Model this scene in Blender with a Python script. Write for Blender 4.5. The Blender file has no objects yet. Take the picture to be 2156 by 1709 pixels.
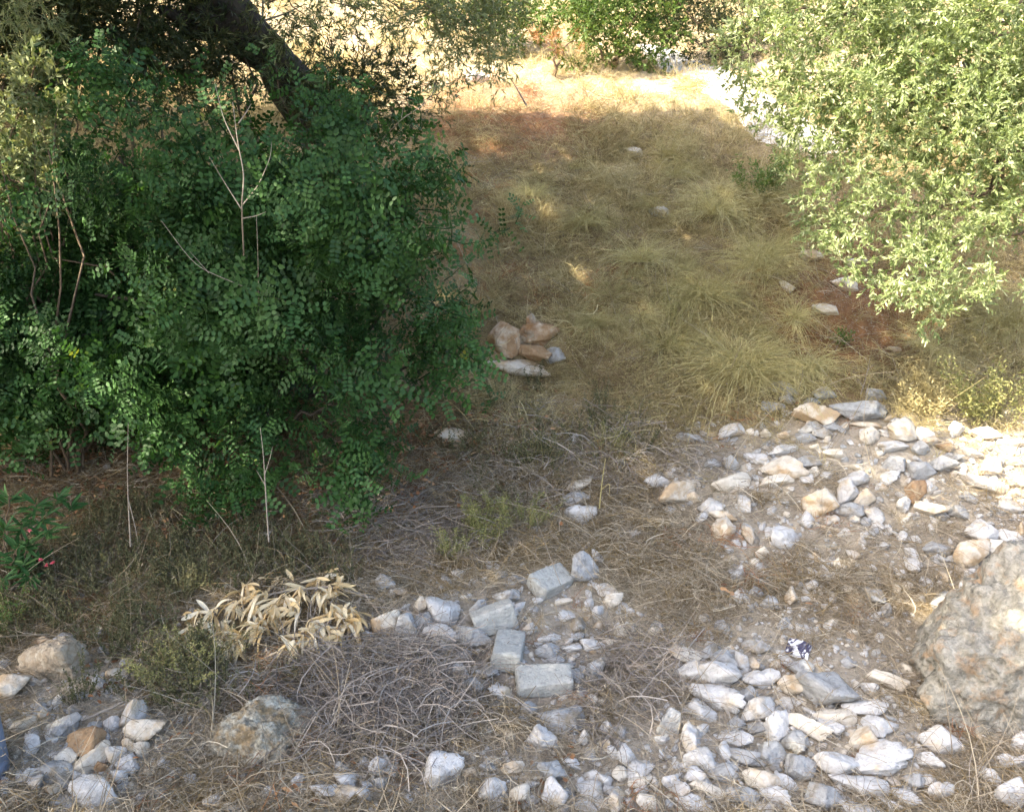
import bpy, math, random
import numpy as np
from mathutils import Vector, Matrix, Euler
random.seed(7)
rng = np.random.default_rng(7)
S = bpy.context.scene
COL = S.collection
R = math.radians

# ------------------------------------------------------------------ camera, world, sun, exposure
PITCH = 18.0
CAMZ = 3.3
FPX = 1867.0           # focal length in units of a 2156 px wide picture
PW, PH = 2156.0, 1709.0
cam = bpy.data.cameras.new('camera')
cam.sensor_width = 36.0
cam.lens = 36.0 * FPX / PW
cam.clip_start = 0.05
cam.clip_end = 600
camo = bpy.data.objects.new('camera', cam)
camo.location = (0, 0, CAMZ)
camo.rotation_euler = (R(90 - PITCH), 0, 0)
COL.objects.link(camo)
S.camera = camo

SUNV = np.array([-0.60, -0.35, 0.72]); SUNV /= np.linalg.norm(SUNV)
sun_el = math.asin(SUNV[2]); sun_az = math.atan2(SUNV[0], SUNV[1])
W = bpy.data.worlds.new('World'); S.world = W; W.use_nodes = True
wn = W.node_tree.nodes; wl = W.node_tree.links
sky = wn.new('ShaderNodeTexSky'); sky.sky_type = 'NISHITA'; sky.sun_disc = False
sky.sun_elevation = sun_el; sky.sun_rotation = sun_az
sky.air_density = 1.0; sky.dust_density = 4.5; sky.ozone_density = 0.7
bg = wn['Background']; bg.inputs[1].default_value = 0.15
wl.new(sky.outputs[0], bg.inputs[0])
sl = bpy.data.lights.new('sun', 'SUN'); sl.energy = 4.0; sl.angle = R(0.53); sl.color = (1.0, 0.89, 0.68)
so = bpy.data.objects.new('sun', sl); COL.objects.link(so)
so.rotation_euler = Vector(SUNV).to_track_quat('Z', 'Y').to_euler()
so.location = (-10, -6, 14)
S.view_settings.view_transform = 'Standard'; S.view_settings.look = 'None'
S.view_settings.gamma = 1; S.view_settings.use_curve_mapping = False
S.view_settings.exposure = 2.3
S.cycles.max_bounces = 8; S.cycles.diffuse_bounces = 4; S.cycles.transmission_bounces = 6
S.cycles.transparent_max_bounces = 8
S.cycles.use_denoising = True
S.cycles.use_adaptive_sampling = True; S.cycles.adaptive_threshold = 0.025

# ------------------------------------------------------------------ noise and terrain
def _hash(ix, iy, seed):
    h = (ix.astype(np.int64) * 374761393 + iy.astype(np.int64) * 668265263 + seed * 1442695041) & 0xFFFFFFFF
    h = ((h ^ (h >> 13)) * 1274126177) & 0xFFFFFFFF
    return ((h ^ (h >> 16)) & 0xFFFF) / 65535.0
def vnoise(x, y, seed=0):
    x = np.asarray(x, float); y = np.asarray(y, float)
    ix = np.floor(x); iy = np.floor(y); fx = x - ix; fy = y - iy
    fx = fx * fx * (3 - 2 * fx); fy = fy * fy * (3 - 2 * fy)
    a = _hash(ix, iy, seed); b = _hash(ix + 1, iy, seed); c = _hash(ix, iy + 1, seed); d = _hash(ix + 1, iy + 1, seed)
    return (a * (1 - fx) + b * fx) * (1 - fy) + (c * (1 - fx) + d * fx) * fy
def fbm(x, y, f, seed=0, o=3):
    s = 0; a = 1; t = 0
    for i in range(o):
        s = s + a * (vnoise(x * f, y * f, seed + i * 17) - 0.5); t += a; a *= 0.5; f *= 2.03
    return s / t * 2
def sstep(a, b, x):
    t = np.clip((x - a) / (b - a), 0, 1); return t * t * (3 - 2 * t)
_py = np.linspace(-30, 200, 4601)
_pz = np.interp(_py, [-30, -5, 2, 3.5, 5, 6.2, 7.4, 8.8, 10.6, 12.5, 14, 18, 24, 40, 70, 200],
                [-1.2, -0.5, -0.1, 0.0, 0.16, 0.42, 0.92, 1.62, 2.5, 3.32, 3.75, 4.75, 7.5, 15, 26, 60])
_k = np.hanning(21); _k /= _k.sum(); _pz = np.convolve(np.pad(_pz, 10, 'edge'), _k, 'valid')
def Hraw(x, y):
    x = np.asarray(x, float); y = np.asarray(y, float)
    z = np.interp(y, _py, _pz)
    g = np.exp
    z = z + 0.28 * sstep(0.8, 3.2, x) * g(-((y - 6.5) / 0.9) ** 2)
    z = z + 0.9 * sstep(-2.0, -7, x) * sstep(7, 11, y)
    z = z - 0.10 * g(-((x + 0.5) / 1.6) ** 2 - ((y - 6.3) / 0.9) ** 2)
    z = z + 0.15 * np.tanh((y - 8.05) / 0.10) * g(-((x - 0.25) / 0.5) ** 2 - ((y - 8.05) / 0.6) ** 2)
    z = z + 0.12 * np.tanh((y - 8.3) / 0.15) * g(-((x - 3.2) / 0.9) ** 2 - ((y - 8.3) / 0.8) ** 2)
    amp = 0.10 + 0.10 * sstep(8, 20, y)
    z = z + amp * fbm(x, y, 0.7, 3, 3) + (0.035 + 0.10 * sstep(7, 8.5, y)) * fbm(x, y, 1.9, 9, 3)
    return z
GX0, GY0, GS = -16.0, 0.0, 0.05
_gx = np.arange(GX0, 18, GS); _gy = np.arange(GY0, 46, GS)
_HG = Hraw(_gx[None, :], _gy[:, None])
def H(x, y):
    x = np.asarray(x, float); y = np.asarray(y, float)
    fx = np.clip((x - GX0) / GS, 0, len(_gx) - 1.001); fy = np.clip((y - GY0) / GS, 0, len(_gy) - 1.001)
    ix = fx.astype(int); iy = fy.astype(int); fx = fx - ix; fy = fy - iy
    return (_HG[iy, ix] * (1 - fx) + _HG[iy, ix + 1] * fx) * (1 - fy) + (_HG[iy + 1, ix] * (1 - fx) + _HG[iy + 1, ix + 1] * fx) * fy
CP, SP = math.cos(R(PITCH)), math.sin(R(PITCH))
def raydir(u, v):
    cx = (np.asarray(u, float) - PW / 2) / FPX; cy = (PH / 2 - np.asarray(v, float)) / FPX
    return np.stack([cx, CP + cy * SP, -SP + cy * CP], -1)
def ground_at(u, v):
    """where the sight line through a picture point meets the ground"""
    d = raydir(u, v); y = d[..., 1]
    d = d / y[..., None]
    t = np.full(y.shape, 2.4); hit = np.zeros(y.shape, bool); res = np.full(y.shape, 45.0)
    ts = 2.4 * (44 / 2.4) ** np.linspace(0, 1, 260); prev = ts[0]
    for tt in ts[1:]:
        z = CAMZ + d[..., 2] * tt
        h = H(d[..., 0] * tt, np.full(y.shape, tt))
        new = (z <= h) & ~hit
        if new.any():
            pz = CAMZ + d[..., 2] * prev - H(d[..., 0] * prev, np.full(y.shape, prev))
            cz = z - h; f = pz / (pz - cz + 1e-9)
            res = np.where(new, prev + (tt - prev) * f, res); hit |= new
        prev = tt
    return np.stack([d[..., 0] * res, res, H(d[..., 0] * res, res)], -1), hit
def G(u, v):
    p, _ = ground_at(np.array([u]), np.array([v])); return p[0]
def at(u, v, y):
    d = raydir(u, v); return np.array([0, 0, CAMZ]) + d * (y / d[1])
def to_px(p):
    p = np.asarray(p, float); q = p - np.array([0, 0, CAMZ])
    f = q[..., 1] * CP - q[..., 2] * SP; up = q[..., 1] * SP + q[..., 2] * CP
    f = np.where(f < 0.05, 0.05, f)
    return PW / 2 + FPX * q[..., 0] / f, PH / 2 - FPX * up / f, f

# ------------------------------------------------------------------ mesh helpers
class MB:
    def __init__(s): s.v = []; s.q = []; s.t = []; s.c = []; s.n = 0
    def add(s, v, quads=None, tris=None, c=None):
        v = np.asarray(v, float).reshape(-1, 3)
        s.v.append(v)
        if quads is not None and len(quads): s.q.append(np.asarray(quads, int).reshape(-1, 4) + s.n)
        if tris is not None and len(tris): s.t.append(np.asarray(tris, int).reshape(-1, 3) + s.n)
        if c is None: c = np.full((len(v), 4), 0.5)
        c = np.asarray(c, float)
        if c.ndim == 0: c = np.full((len(v), 4), float(c))
        elif c.ndim == 1 and len(c) == 4 and len(v) != 4: c = np.tile(c, (len(v), 1))
        elif c.ndim == 1: c = np.stack([c, c, c, np.ones(len(c))], -1)
        s.c.append(c); s.n += len(v)
    def mesh(s, name, mat, smooth=True):
        V = np.concatenate(s.v); C = np.concatenate(s.c)
        Q = np.concatenate(s.q) if s.q else np.zeros((0, 4), int)
        T = np.concatenate(s.t) if s.t else np.zeros((0, 3), int)
        me = bpy.data.meshes.new(name)
        me.vertices.add(len(V)); me.vertices.foreach_set('co', V.ravel())
        nl = len(Q) * 4 + len(T) * 3
        me.loops.add(nl); me.loops.foreach_set('vertex_index', np.concatenate([Q.ravel(), T.ravel()]).astype(np.int32))
        me.polygons.add(len(Q) + len(T))
        st = np.concatenate([np.arange(len(Q)) * 4, len(Q) * 4 + np.arange(len(T)) * 3]).astype(np.int32)
        me.polygons.foreach_set('loop_start', st)
        me.polygons.foreach_set('use_smooth', np.full(len(st), smooth))
        me.update(calc_edges=True)
        ca = me.color_attributes.new('Col', 'FLOAT_COLOR', 'POINT')
        ca.data.foreach_set('color', C.ravel().astype(np.float32))
        mats = mat if isinstance(mat, (list, tuple)) else [mat]
        for m in mats: me.materials.append(m)
        return me
def link(name, me, parent=None, loc=None, **props):
    o = bpy.data.objects.new(name, me); COL.objects.link(o)
    if parent is not None: o.parent = parent
    if loc is not None: o.location = loc
    for k, v in props.items(): o[k] = v
    return o
def empty(name, loc, label, cat, group=None):
    o = bpy.data.objects.new(name, None); COL.objects.link(o); o.location = loc
    o.empty_display_size = 0.1
    o['label'] = label; o['category'] = cat
    if group: o['group'] = group
    return o
def norm(a): return a / (np.linalg.norm(a, axis=-1, keepdims=True) + 1e-9)
def leaves(mb, P, D, N, L, Wd, curl=0.0, fold=0.25, c=None, simple=False, wide=0.45):
    """leaf blades: base points P, directions D, surface normals N"""
    P = np.atleast_2d(P); n = len(P)
    D = norm(np.broadcast_to(D, (n, 3))); N = np.broadcast_to(N, (n, 3))
    Sd = norm(np.cross(D, N)); N = norm(np.cross(Sd, D))
    L = np.broadcast_to(L, (n,))[:, None]; Wd = np.broadcast_to(Wd, (n,))[:, None] / 2
    cu = np.broadcast_to(curl, (n,))[:, None]
    def pt(t, s, up): return P + D * L * t + Sd * Wd * s + N * (up * Wd - cu * L * t * t)
    if simple:
        V = np.stack([pt(0, 0, 0), pt(wide, 1, fold), pt(1, 0, 0), pt(wide, -1, fold)], 1)
        F = np.array([[0, 1, 2, 3]])
        k = 4
        Q = (F[None] + (np.arange(n) * k)[:, None, None]).reshape(-1, 4); T = None
    else:
        V = np.stack([pt(0, 0, 0), pt(.28, .85, fold), pt(.28, 0, 0), pt(.28, -.85, fold), pt(.68, .9, fold), pt(.68, 0, 0), pt(.68, -.9, fold), pt(1, 0, 0)], 1)
        k = 8
        Q = (np.array([[1, 2, 5, 4], [2, 3, 6, 5]])[None] + (np.arange(n) * k)[:, None, None]).reshape(-1, 4)
        T = (np.array([[0, 2, 1], [0, 3, 2], [4, 5, 7], [5, 6, 7]])[None] + (np.arange(n) * k)[:, None, None]).reshape(-1, 3)
    if c is None: c = rng.random(n)
    c = np.asarray(c, float)
    if c.ndim == 1: c = np.stack([c, rng.random(n), rng.random(n), np.ones(n)], -1)
    mb.add(V.reshape(-1, 3), Q, T, np.repeat(c, k, 0))
def tube(mb, pts, radii, sides=5, c=0.5):
    pts = np.asarray(pts, float); n = len(pts); radii = np.broadcast_to(radii, (n,))
    tan = norm(np.gradient(pts, axis=0))
    ref = np.array([0.3, 0.2, 1.0]) if abs(tan[0][2]) < 0.9 else np.array([1.0, 0.1, 0.2])
    A = norm(np.cross(tan, ref)); B = np.cross(tan, A)
    a = np.arange(sides) / sides * 2 * math.pi
    V = pts[:, None] + radii[:, None, None] * (np.cos(a)[None, :, None] * A[:, None] + np.sin(a)[None, :, None] * B[:, None])
    i = np.arange(n - 1)[:, None] * sides; j = np.arange(sides)[None]; j2 = (j + 1) % sides
    Q = np.stack([i + j, i + j2, i + sides + j2, i + sides + j], -1).reshape(-1, 4)
    V = V.reshape(-1, 3)
    T = [[(n - 1) * sides + q, (n - 1) * sides + (q + 1) % sides, (n - 1) * sides + (q + 2) % sides] for q in range(0, 1)] if sides == 3 else []
    mb.add(V, Q, T, c)
def strips(mb, P, Dirs, L, Wd, droop, seg=3, c=None, taper=0.3, wob=0.0):
    """thin grass stalks bending under their weight"""
    n = len(P); D = norm(Dirs); L = np.broadcast_to(L, (n,)); Wd = np.broadcast_to(Wd, (n,)); droop = np.broadcast_to(droop, (n,))
    side = norm(np.cross(D, norm(rng.normal(size=(n, 3)))))
    wv = norm(rng.normal(size=(n, 3))) * wob
    V = []
    for i in range(seg + 1):
        t = i / seg
        c0 = P + D * (L * t)[:, None] + np.array([0, 0, -1.0]) * (droop * L * t * t)[:, None] + wv * (L * math.sin(t * math.pi))[:, None]
        w = (Wd * (1 - (1 - taper) * t) / 2)[:, None]
        V += [c0 - side * w, c0 + side * w]
    V = np.stack(V, 1); k = 2 * (seg + 1)
    F = np.array([[2 * i, 2 * i + 1, 2 * i + 3, 2 * i + 2] for i in range(seg)])
    Q = (F[None] + (np.arange(n) * k)[:, None, None]).reshape(-1, 4)
    if c is None: c = rng.random(n)
    c = np.asarray(c, float)
    if c.ndim == 1: c = np.stack([c, rng.random(n), rng.random(n), np.ones(n)], -1)
    mb.add(V.reshape(-1, 3), Q, None, np.repeat(c, k, 0))
def rand_dirs(n, zmin=-1.0, zmax=1.0):
    z = rng.uniform(zmin, zmax, n); a = rng.uniform(0, 2 * math.pi, n); r = np.sqrt(1 - z * z)
    return np.stack([r * np.cos(a), r * np.sin(a), z], -1)
def wiggle(a, b, n=6, amp=0.04, sag=0.0):
    a = np.array(a, float); b = np.array(b, float); L = np.linalg.norm(b - a)
    t = np.linspace(0, 1, n)[:, None]
    off = np.cumsum(rng.normal(size=(n, 3)), 0); off -= off[0] * (1 - t) + off[-1] * t
    return a + (b - a) * t + off * amp * L * 0.5 + np.array([0, 0, -1]) * sag * L * np.sin(t * math.pi)

def instancer(name, pts, rots, scl, variants, parent=None, **props):
    """one object that repeats small pieces (grass tufts, leafy twigs, pebbles) over its points"""
    pts = np.asarray(pts, float); n = len(pts)
    me = bpy.data.meshes.new(name); me.vertices.add(n)
    me.vertices.foreach_set('co', pts.ravel())
    scl = np.asarray(scl, float)
    if scl.ndim == 1: scl = np.repeat(scl[:, None], 3, 1)
    a = me.attributes.new('rot', 'FLOAT_VECTOR', 'POINT'); a.data.foreach_set('vector', np.asarray(rots, np.float32).ravel())
    a = me.attributes.new('scl', 'FLOAT_VECTOR', 'POINT'); a.data.foreach_set('vector', scl.astype(np.float32).ravel())
    a = me.attributes.new('idx', 'INT', 'POINT'); a.data.foreach_set('value', rng.integers(0, len(variants), n).astype(np.int32))
    me.update()
    o = link(name, me, parent, **props)
    ng = bpy.data.node_groups.new(name, 'GeometryNodeTree')
    ng.interface.new_socket(name='Geometry', in_out='INPUT', socket_type='NodeSocketGeometry')
    ng.interface.new_socket(name='Geometry', in_out='OUTPUT', socket_type='NodeSocketGeometry')
    N = ng.nodes; Lk = ng.links
    gi = N.new('NodeGroupInput'); go = N.new('NodeGroupOutput')
    ip = N.new('GeometryNodeInstanceOnPoints'); jn = N.new('GeometryNodeJoinGeometry')
    for ob in variants:
        oi = N.new('GeometryNodeObjectInfo'); oi.inputs['Object'].default_value = ob
        oi.inputs['As Instance'].default_value = True
        Lk.new(oi.outputs['Geometry'], jn.inputs[0])
    ip.inputs['Pick Instance'].default_value = True
    def attr(nm, ty, out):
        q = N.new('GeometryNodeInputNamedAttribute'); q.data_type = ty; q.inputs['Name'].default_value = nm
        return q.outputs['Attribute']
    er = N.new('FunctionNodeEulerToRotation')
    Lk.new(attr('rot', 'FLOAT_VECTOR', 0), er.inputs[0])
    Lk.new(gi.outputs[0], ip.inputs['Points']); Lk.new(jn.outputs[0], ip.inputs['Instance'])
    Lk.new(attr('idx', 'INT', 0), ip.inputs['Instance Index'])
    Lk.new(er.outputs[0], ip.inputs['Rotation']); Lk.new(attr('scl', 'FLOAT_VECTOR', 0), ip.inputs['Scale'])
    Lk.new(ip.outputs[0], go.inputs[0])
    m = o.modifiers.new('pieces', 'NODES'); m.node_group = ng
    return o
def piece(name, mb, mat, smooth=True):
    return bpy.data.objects.new(name, mb.mesh(name, mat, smooth))
def dir_euler(D, roll=None):
    """euler that turns local +Z to D, with a random spin about it"""
    D = norm(D); n = len(D); out = np.zeros((n, 3))
    for i in range(n):
        q = Vector(D[i]).to_track_quat('Z', 'Y')
        sp = random.uniform(0, 2 * math.pi) if roll is None else roll
        e = (q.to_matrix() @ Matrix.Rotation(sp, 3, 'Z')).to_euler()
        out[i] = e[:]
    return out

# ------------------------------------------------------------------ materials
def newmat(name):
    m = bpy.data.materials.new(name); m.use_nodes = True
    nt = m.node_tree; nt.nodes.remove(nt.nodes['Principled BSDF']); return m, nt.nodes, nt.links, nt.nodes['Material Output']
def rgb(c): return (c[0], c[1], c[2], 1)
def ramp(N, stops):
    r = N.new('ShaderNodeValToRGB'); e = r.color_ramp.elements
    while len(e) < len(stops): e.new(0.5)
    for i, (p, c) in enumerate(stops): e[i].position = p; e[i].color = rgb(c)
    return r
def mat_leaf(name, stops, rough=0.45, trans=0.35, tcol=None, spec=0.35):
    m, N, Lk, out = newmat(name)
    at_ = N.new('ShaderNodeAttribute'); at_.attribute_name = 'Col'
    oi = N.new('ShaderNodeObjectInfo')
    sep = N.new('ShaderNodeSeparateColor'); Lk.new(at_.outputs['Color'], sep.inputs[0])
    mx = N.new('ShaderNodeMath'); mx.operation = 'MULTIPLY_ADD'; mx.inputs[1].default_value = 0.45
    Lk.new(oi.outputs['Random'], mx.inputs[0])
    m2 = N.new('ShaderNodeMath'); m2.operation = 'MULTIPLY'; m2.inputs[1].default_value = 0.55
    Lk.new(sep.outputs[0], m2.inputs[0]); Lk.new(m2.outputs[0], mx.inputs[2])
    r = ramp(N, stops); Lk.new(mx.outputs[0], r.inputs[0])
    p = N.new('ShaderNodeBsdfPrincipled'); p.inputs['Roughness'].default_value = rough
    p.inputs['Specular IOR Level'].default_value = spec
    Lk.new(r.outputs[0], p.inputs['Base Color'])
    if trans > 0:
        t = N.new('ShaderNodeBsdfTranslucent')
        g = N.new('ShaderNodeMix'); g.data_type = 'RGBA'; g.blend_type = 'MULTIPLY'; g.inputs[0].default_value = 1
        g.inputs[7].default_value = rgb(tcol or (1.0, 1.0, 0.5))
        Lk.new(r.outputs[0], g.inputs[6]); Lk.new(g.outputs[2], t.inputs['Color'])
        x = N.new('ShaderNodeMixShader'); x.inputs[0].default_value = trans
        Lk.new(p.outputs[0], x.inputs[1]); Lk.new(t.outputs[0], x.inputs[2]); Lk.new(x.outputs[0], out.inputs[0])
    else: Lk.new(p.outputs[0], out.inputs[0])
    return m
def mat_rock(name, c1, c2, stain, amt=0.45, scale=3.0, bump=0.6, dark=(0.16, 0.14, 0.12), darkamt=0.35):
    m, N, Lk, out = newmat(name)
    tc = N.new('ShaderNodeTexCoord'); oi = N.new('ShaderNodeObjectInfo')
    geo = N.new('ShaderNodeNewGeometry')
    va = N.new('ShaderNodeVectorMath'); va.operation = 'ADD'
    mu = N.new('ShaderNodeVectorMath'); mu.operation = 'SCALE'; mu.inputs[0].default_value = (37, 19, 53)
    Lk.new(oi.outputs['Random'], mu.inputs['Scale'])
    Lk.new(geo.outputs['Position'], va.inputs[0]); Lk.new(mu.outputs[0], va.inputs[1])
    def noise(s, det=6, rough=0.6):
        n = N.new('ShaderNodeTexNoise'); n.inputs['Scale'].default_value = s; n.inputs['Detail'].default_value = det
        n.inputs['Roughness'].default_value = rough; Lk.new(va.outputs[0], n.inputs['Vector']); return n
    n1 = noise(scale * 5); n2 = noise(scale * 1.6, 5); n3 = noise(scale * 14, 6, 0.7); n4 = noise(scale * 2.6, 7, 0.7)
    r1 = ramp(N, [(0.3, c1), (0.7, c2)]); Lk.new(n1.outputs[0], r1.inputs[0])
    # how stained a stone is differs from stone to stone
    ra = N.new('ShaderNodeMath'); ra.operation = 'MULTIPLY_ADD'; ra.inputs[1].default_value = 0.22; ra.inputs[2].default_value = amt - 0.5 - 0.11
    Lk.new(oi.outputs['Random'], ra.inputs[0])
    sa = N.new('ShaderNodeMath'); sa.operation = 'ADD'; Lk.new(n2.outputs[0], sa.inputs[0]); Lk.new(ra.outputs[0], sa.inputs[1])
    rs = ramp(N, [(0.47, (0, 0, 0)), (0.62, (1, 1, 1))]); Lk.new(sa.outputs[0], rs.inputs[0])
    mx = N.new('ShaderNodeMix'); mx.data_type = 'RGBA'; mx.inputs[7].default_value = rgb(stain)
    Lk.new(rs.outputs[0], mx.inputs[0]); Lk.new(r1.outputs[0], mx.inputs[6])
    rd = ramp(N, [(0.50, (0, 0, 0)), (0.66, (1, 1, 1))]); Lk.new(n4.outputs[0], rd.inputs[0])
    dm = N.new('ShaderNodeMath'); dm.operation = 'MULTIPLY'; dm.inputs[1].default_value = darkamt; Lk.new(rd.outputs[0], dm.inputs[0])
    mx2 = N.new('ShaderNodeMix'); mx2.data_type = 'RGBA'; mx2.inputs[7].default_value = rgb(dark)
    Lk.new(dm.outputs[0], mx2.inputs[0]); Lk.new(mx.outputs[2], mx2.inputs[6])
    # fine pits
    rp = ramp(N, [(0.60, (1, 1, 1)), (0.75, (0.45, 0.42, 0.38))]); Lk.new(n3.outputs[0], rp.inputs[0])
    mx3 = N.new('ShaderNodeMix'); mx3.data_type = 'RGBA'; mx3.blend_type = 'MULTIPLY'; mx3.inputs[0].default_value = 0.8
    Lk.new(mx2.outputs[2], mx3.inputs[6]); Lk.new(rp.outputs[0], mx3.inputs[7])
    p = N.new('ShaderNodeBsdfPrincipled'); p.inputs['Roughness'].default_value = 0.92; p.inputs['Specular IOR Level'].default_value = 0.2
    Lk.new(mx3.outputs[2], p.inputs['Base Color'])
    b1 = N.new('ShaderNodeBump'); b1.inputs['Strength'].default_value = bump; b1.inputs['Distance'].default_value = 0.012
    Lk.new(n3.outputs[0], b1.inputs['Height'])
    b2 = N.new('ShaderNodeBump'); b2.inputs['Strength'].default_value = bump; b2.inputs['Distance'].default_value = 0.03
    Lk.new(n1.outputs[0], b2.inputs['Height']); Lk.new(b1.outputs[0], b2.inputs['Normal'])
    Lk.new(b2.outputs[0], p.inputs['Normal']); Lk.new(p.outputs[0], out.inputs[0])
    return m
def mat_plain(name, c1, c2, scale=20, rough=0.85, bump=0.3, dist=0.01, metal=0):
    m, N, Lk, out = newmat(name)
    g = N.new('ShaderNodeNewGeometry'); n = N.new('ShaderNodeTexNoise'); n.inputs['Scale'].default_value = scale; n.inputs['Detail'].default_value = 7
    Lk.new(g.outputs['Position'], n.inputs['Vector'])
    r = ramp(N, [(0.3, c1), (0.7, c2)]); Lk.new(n.outputs[0], r.inputs[0])
    p = N.new('ShaderNodeBsdfPrincipled'); p.inputs['Roughness'].default_value = rough; p.inputs['Specular IOR Level'].default_value = 0.25
    Lk.new(r.outputs[0], p.inputs['Base Color'])
    b = N.new('ShaderNodeBump'); b.inputs['Strength'].default_value = bump; b.inputs['Distance'].default_value = dist
    Lk.new(n.outputs[0], b.inputs['Height']); Lk.new(b.outputs[0], p.inputs['Normal']); Lk.new(p.outputs[0], out.inputs[0])
    return m
M = {}
M['carob'] = mat_leaf('carob_leaf', [(0.0, (0.014, 0.036, 0.010)), (0.35, (0.030, 0.078, 0.020)), (0.65, (0.058, 0.135, 0.038)), (0.88, (0.095, 0.195, 0.065)), (0.96, (0.16, 0.24, 0.06)), (1.0, (0.34, 0.33, 0.06))], 0.5, 0.3, (0.9, 1.0, 0.35), 0.25)
M['olive'] = mat_leaf('olive_leaf', [(0.0, (0.14, 0.20, 0.07)), (0.5, (0.30, 0.37, 0.16)), (0.8, (0.48, 0.54, 0.30)), (0.95, (0.62, 0.65, 0.42)), (1.0, (0.60, 0.52, 0.18))], 0.42, 0.35, (1.0, 1.0, 0.5), 0.5)
M['dark_leaf'] = mat_leaf('shrub_leaf', [(0.0, (0.030, 0.045, 0.018)), (0.5, (0.060, 0.080, 0.030)), (1.0, (0.14, 0.14, 0.06))], 0.5, 0.3)
M['green_leaf'] = mat_leaf('bush_leaf', [(0.0, (0.05, 0.10, 0.02)), (0.5, (0.10, 0.17, 0.04)), (1.0, (0.20, 0.24, 0.07))], 0.5, 0.35)
M['pale_leaf'] = mat_leaf('pale_leaf', [(0.0, (0.12, 0.16, 0.06)), (0.5, (0.22, 0.26, 0.12)), (1.0, (0.38, 0.38, 0.20))], 0.5, 0.3)
M['shade_canopy'] = mat_leaf('shade_leaf', [(0.0, (0.03, 0.06, 0.02)), (1.0, (0.09, 0.13, 0.05))], 0.5, 0.2)
M['oleander'] = mat_leaf('oleander_leaf', [(0.0, (0.02, 0.065, 0.018)), (0.6, (0.045, 0.115, 0.035)), (1.0, (0.09, 0.17, 0.05))], 0.6, 0.2, spec=.15)
M['pink'] = mat_leaf('pink_petal', [(0.0, (0.55, 0.08, 0.12)), (1.0, (0.75, 0.22, 0.25))], 0.6, 0.3, (1, .6, .6))
M['straw'] = mat_leaf('straw', [(0.0, (0.16, 0.130, 0.062)), (0.35, (0.35, 0.290, 0.140)), (0.7, (0.52, 0.445, 0.230)), (1.0, (0.72, 0.64, 0.39))], 0.7, 0.25, (1, .9, .7), 0.2)
M['straw_brown'] = mat_leaf('brown_straw', [(0.0, (0.10, 0.072, 0.038)), (0.5, (0.24, 0.180, 0.095)), (1.0, (0.44, 0.345, 0.19))], 0.75, 0.2, (1, .85, .6), 0.15)
M['straw_grey'] = mat_leaf('greyed_straw', [(0.0, (0.13, 0.105, 0.075)), (0.4, (0.30, 0.25, 0.18)), (0.75, (0.46, 0.40, 0.30)), (1.0, (0.68, 0.61, 0.47))], 0.75, 0.15, (1, .95, .8), 0.15)
M['rust'] = mat_leaf('rusty_straw', [(0.0, (0.18, 0.07, 0.03)), (0.5, (0.33, 0.15, 0.065)), (1.0, (0.48, 0.27, 0.13))], 0.75, 0.2, (1, .8, .5), 0.15)
M['twig_grey'] = mat_leaf('grey_twig', [(0.0, (0.10, 0.080, 0.065)), (0.5, (0.23, 0.195, 0.165)), (1.0, (0.42, 0.38, 0.33))], 0.8, 0.0)
M['broom'] = mat_leaf('broom_straw', [(0.0, (0.29, 0.255, 0.11)), (0.5, (0.49, 0.43, 0.205)), (1.0, (0.70, 0.63, 0.35))], 0.7, 0.25, (1, 1, .6), 0.2)
M['herb'] = mat_leaf('herb_leaf', [(0.0, (0.12, 0.13, 0.045)), (0.5, (0.24, 0.245, 0.09)), (1.0, (0.42, 0.39, 0.17))], 0.6, 0.3)
M['scrub'] = mat_leaf('scrub_leaf', [(0.0, (0.065, 0.070, 0.032)), (0.5, (0.13, 0.13, 0.062)), (1.0, (0.22, 0.19, 0.10))], 0.7, 0.2)
M['litter'] = mat_leaf('fallen_leaf', [(0.0, (0.10, 0.045, 0.022)), (0.5, (0.27, 0.13, 0.06)), (1.0, (0.48, 0.32, 0.17))], 0.7, 0.15, (1, .8, .5))
M['dead_leaf'] = mat_leaf('dead_leaf', [(0.0, (0.50, 0.34, 0.15)), (0.3, (0.70, 0.54, 0.29)), (0.7, (0.82, 0.72, 0.50)), (1.0, (0.86, 0.80, 0.64))], 0.6, 0.25, (1, .9, .6))
M['bark'] = mat_plain('bark', (0.030, 0.025, 0.019), (0.085, 0.072, 0.055), 14, 0.95, 0.9, 0.04)
M['twig'] = mat_plain('pale_twig', (0.22, 0.18, 0.14), (0.42, 0.37, 0.30), 60, 0.8, 0.3, 0.002)
M['twigdark'] = mat_plain('brown_twig', (0.09, 0.065, 0.045), (0.2, 0.15, 0.10), 60, 0.85, 0.3, 0.002)
M['white'] = mat_rock('white_limestone', (0.65, 0.64, 0.62), (0.47, 0.455, 0.43), (0.50, 0.41, 0.29), 0.41, 4.5, 0.7, (0.30, 0.27, 0.24), 0.45)
M['cream'] = mat_rock('cream_limestone', (0.68, 0.63, 0.54), (0.55, 0.49, 0.39), (0.46, 0.34, 0.21), 0.46, 4, 0.55, (0.30, 0.25, 0.20), 0.4)
M['grey'] = mat_rock('grey_limestone', (0.50, 0.50, 0.49), (0.33, 0.33, 0.32), (0.30, 0.25, 0.18), 0.42, 5, 0.9, (0.17, 0.16, 0.14), 0.5)
M['orange'] = mat_rock('orange_stone', (0.42, 0.29, 0.17), (0.30, 0.19, 0.10), (0.56, 0.48, 0.36), 0.48, 4, 0.7, (0.22, 0.12, 0.07), 0.4)
M['lichen'] = mat_rock('lichened_rock', (0.66, 0.64, 0.54), (0.24, 0.21, 0.15), (0.32, 0.24, 0.14), 0.43, 6, 1.0, (0.12, 0.11, 0.085), 0.75)
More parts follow.
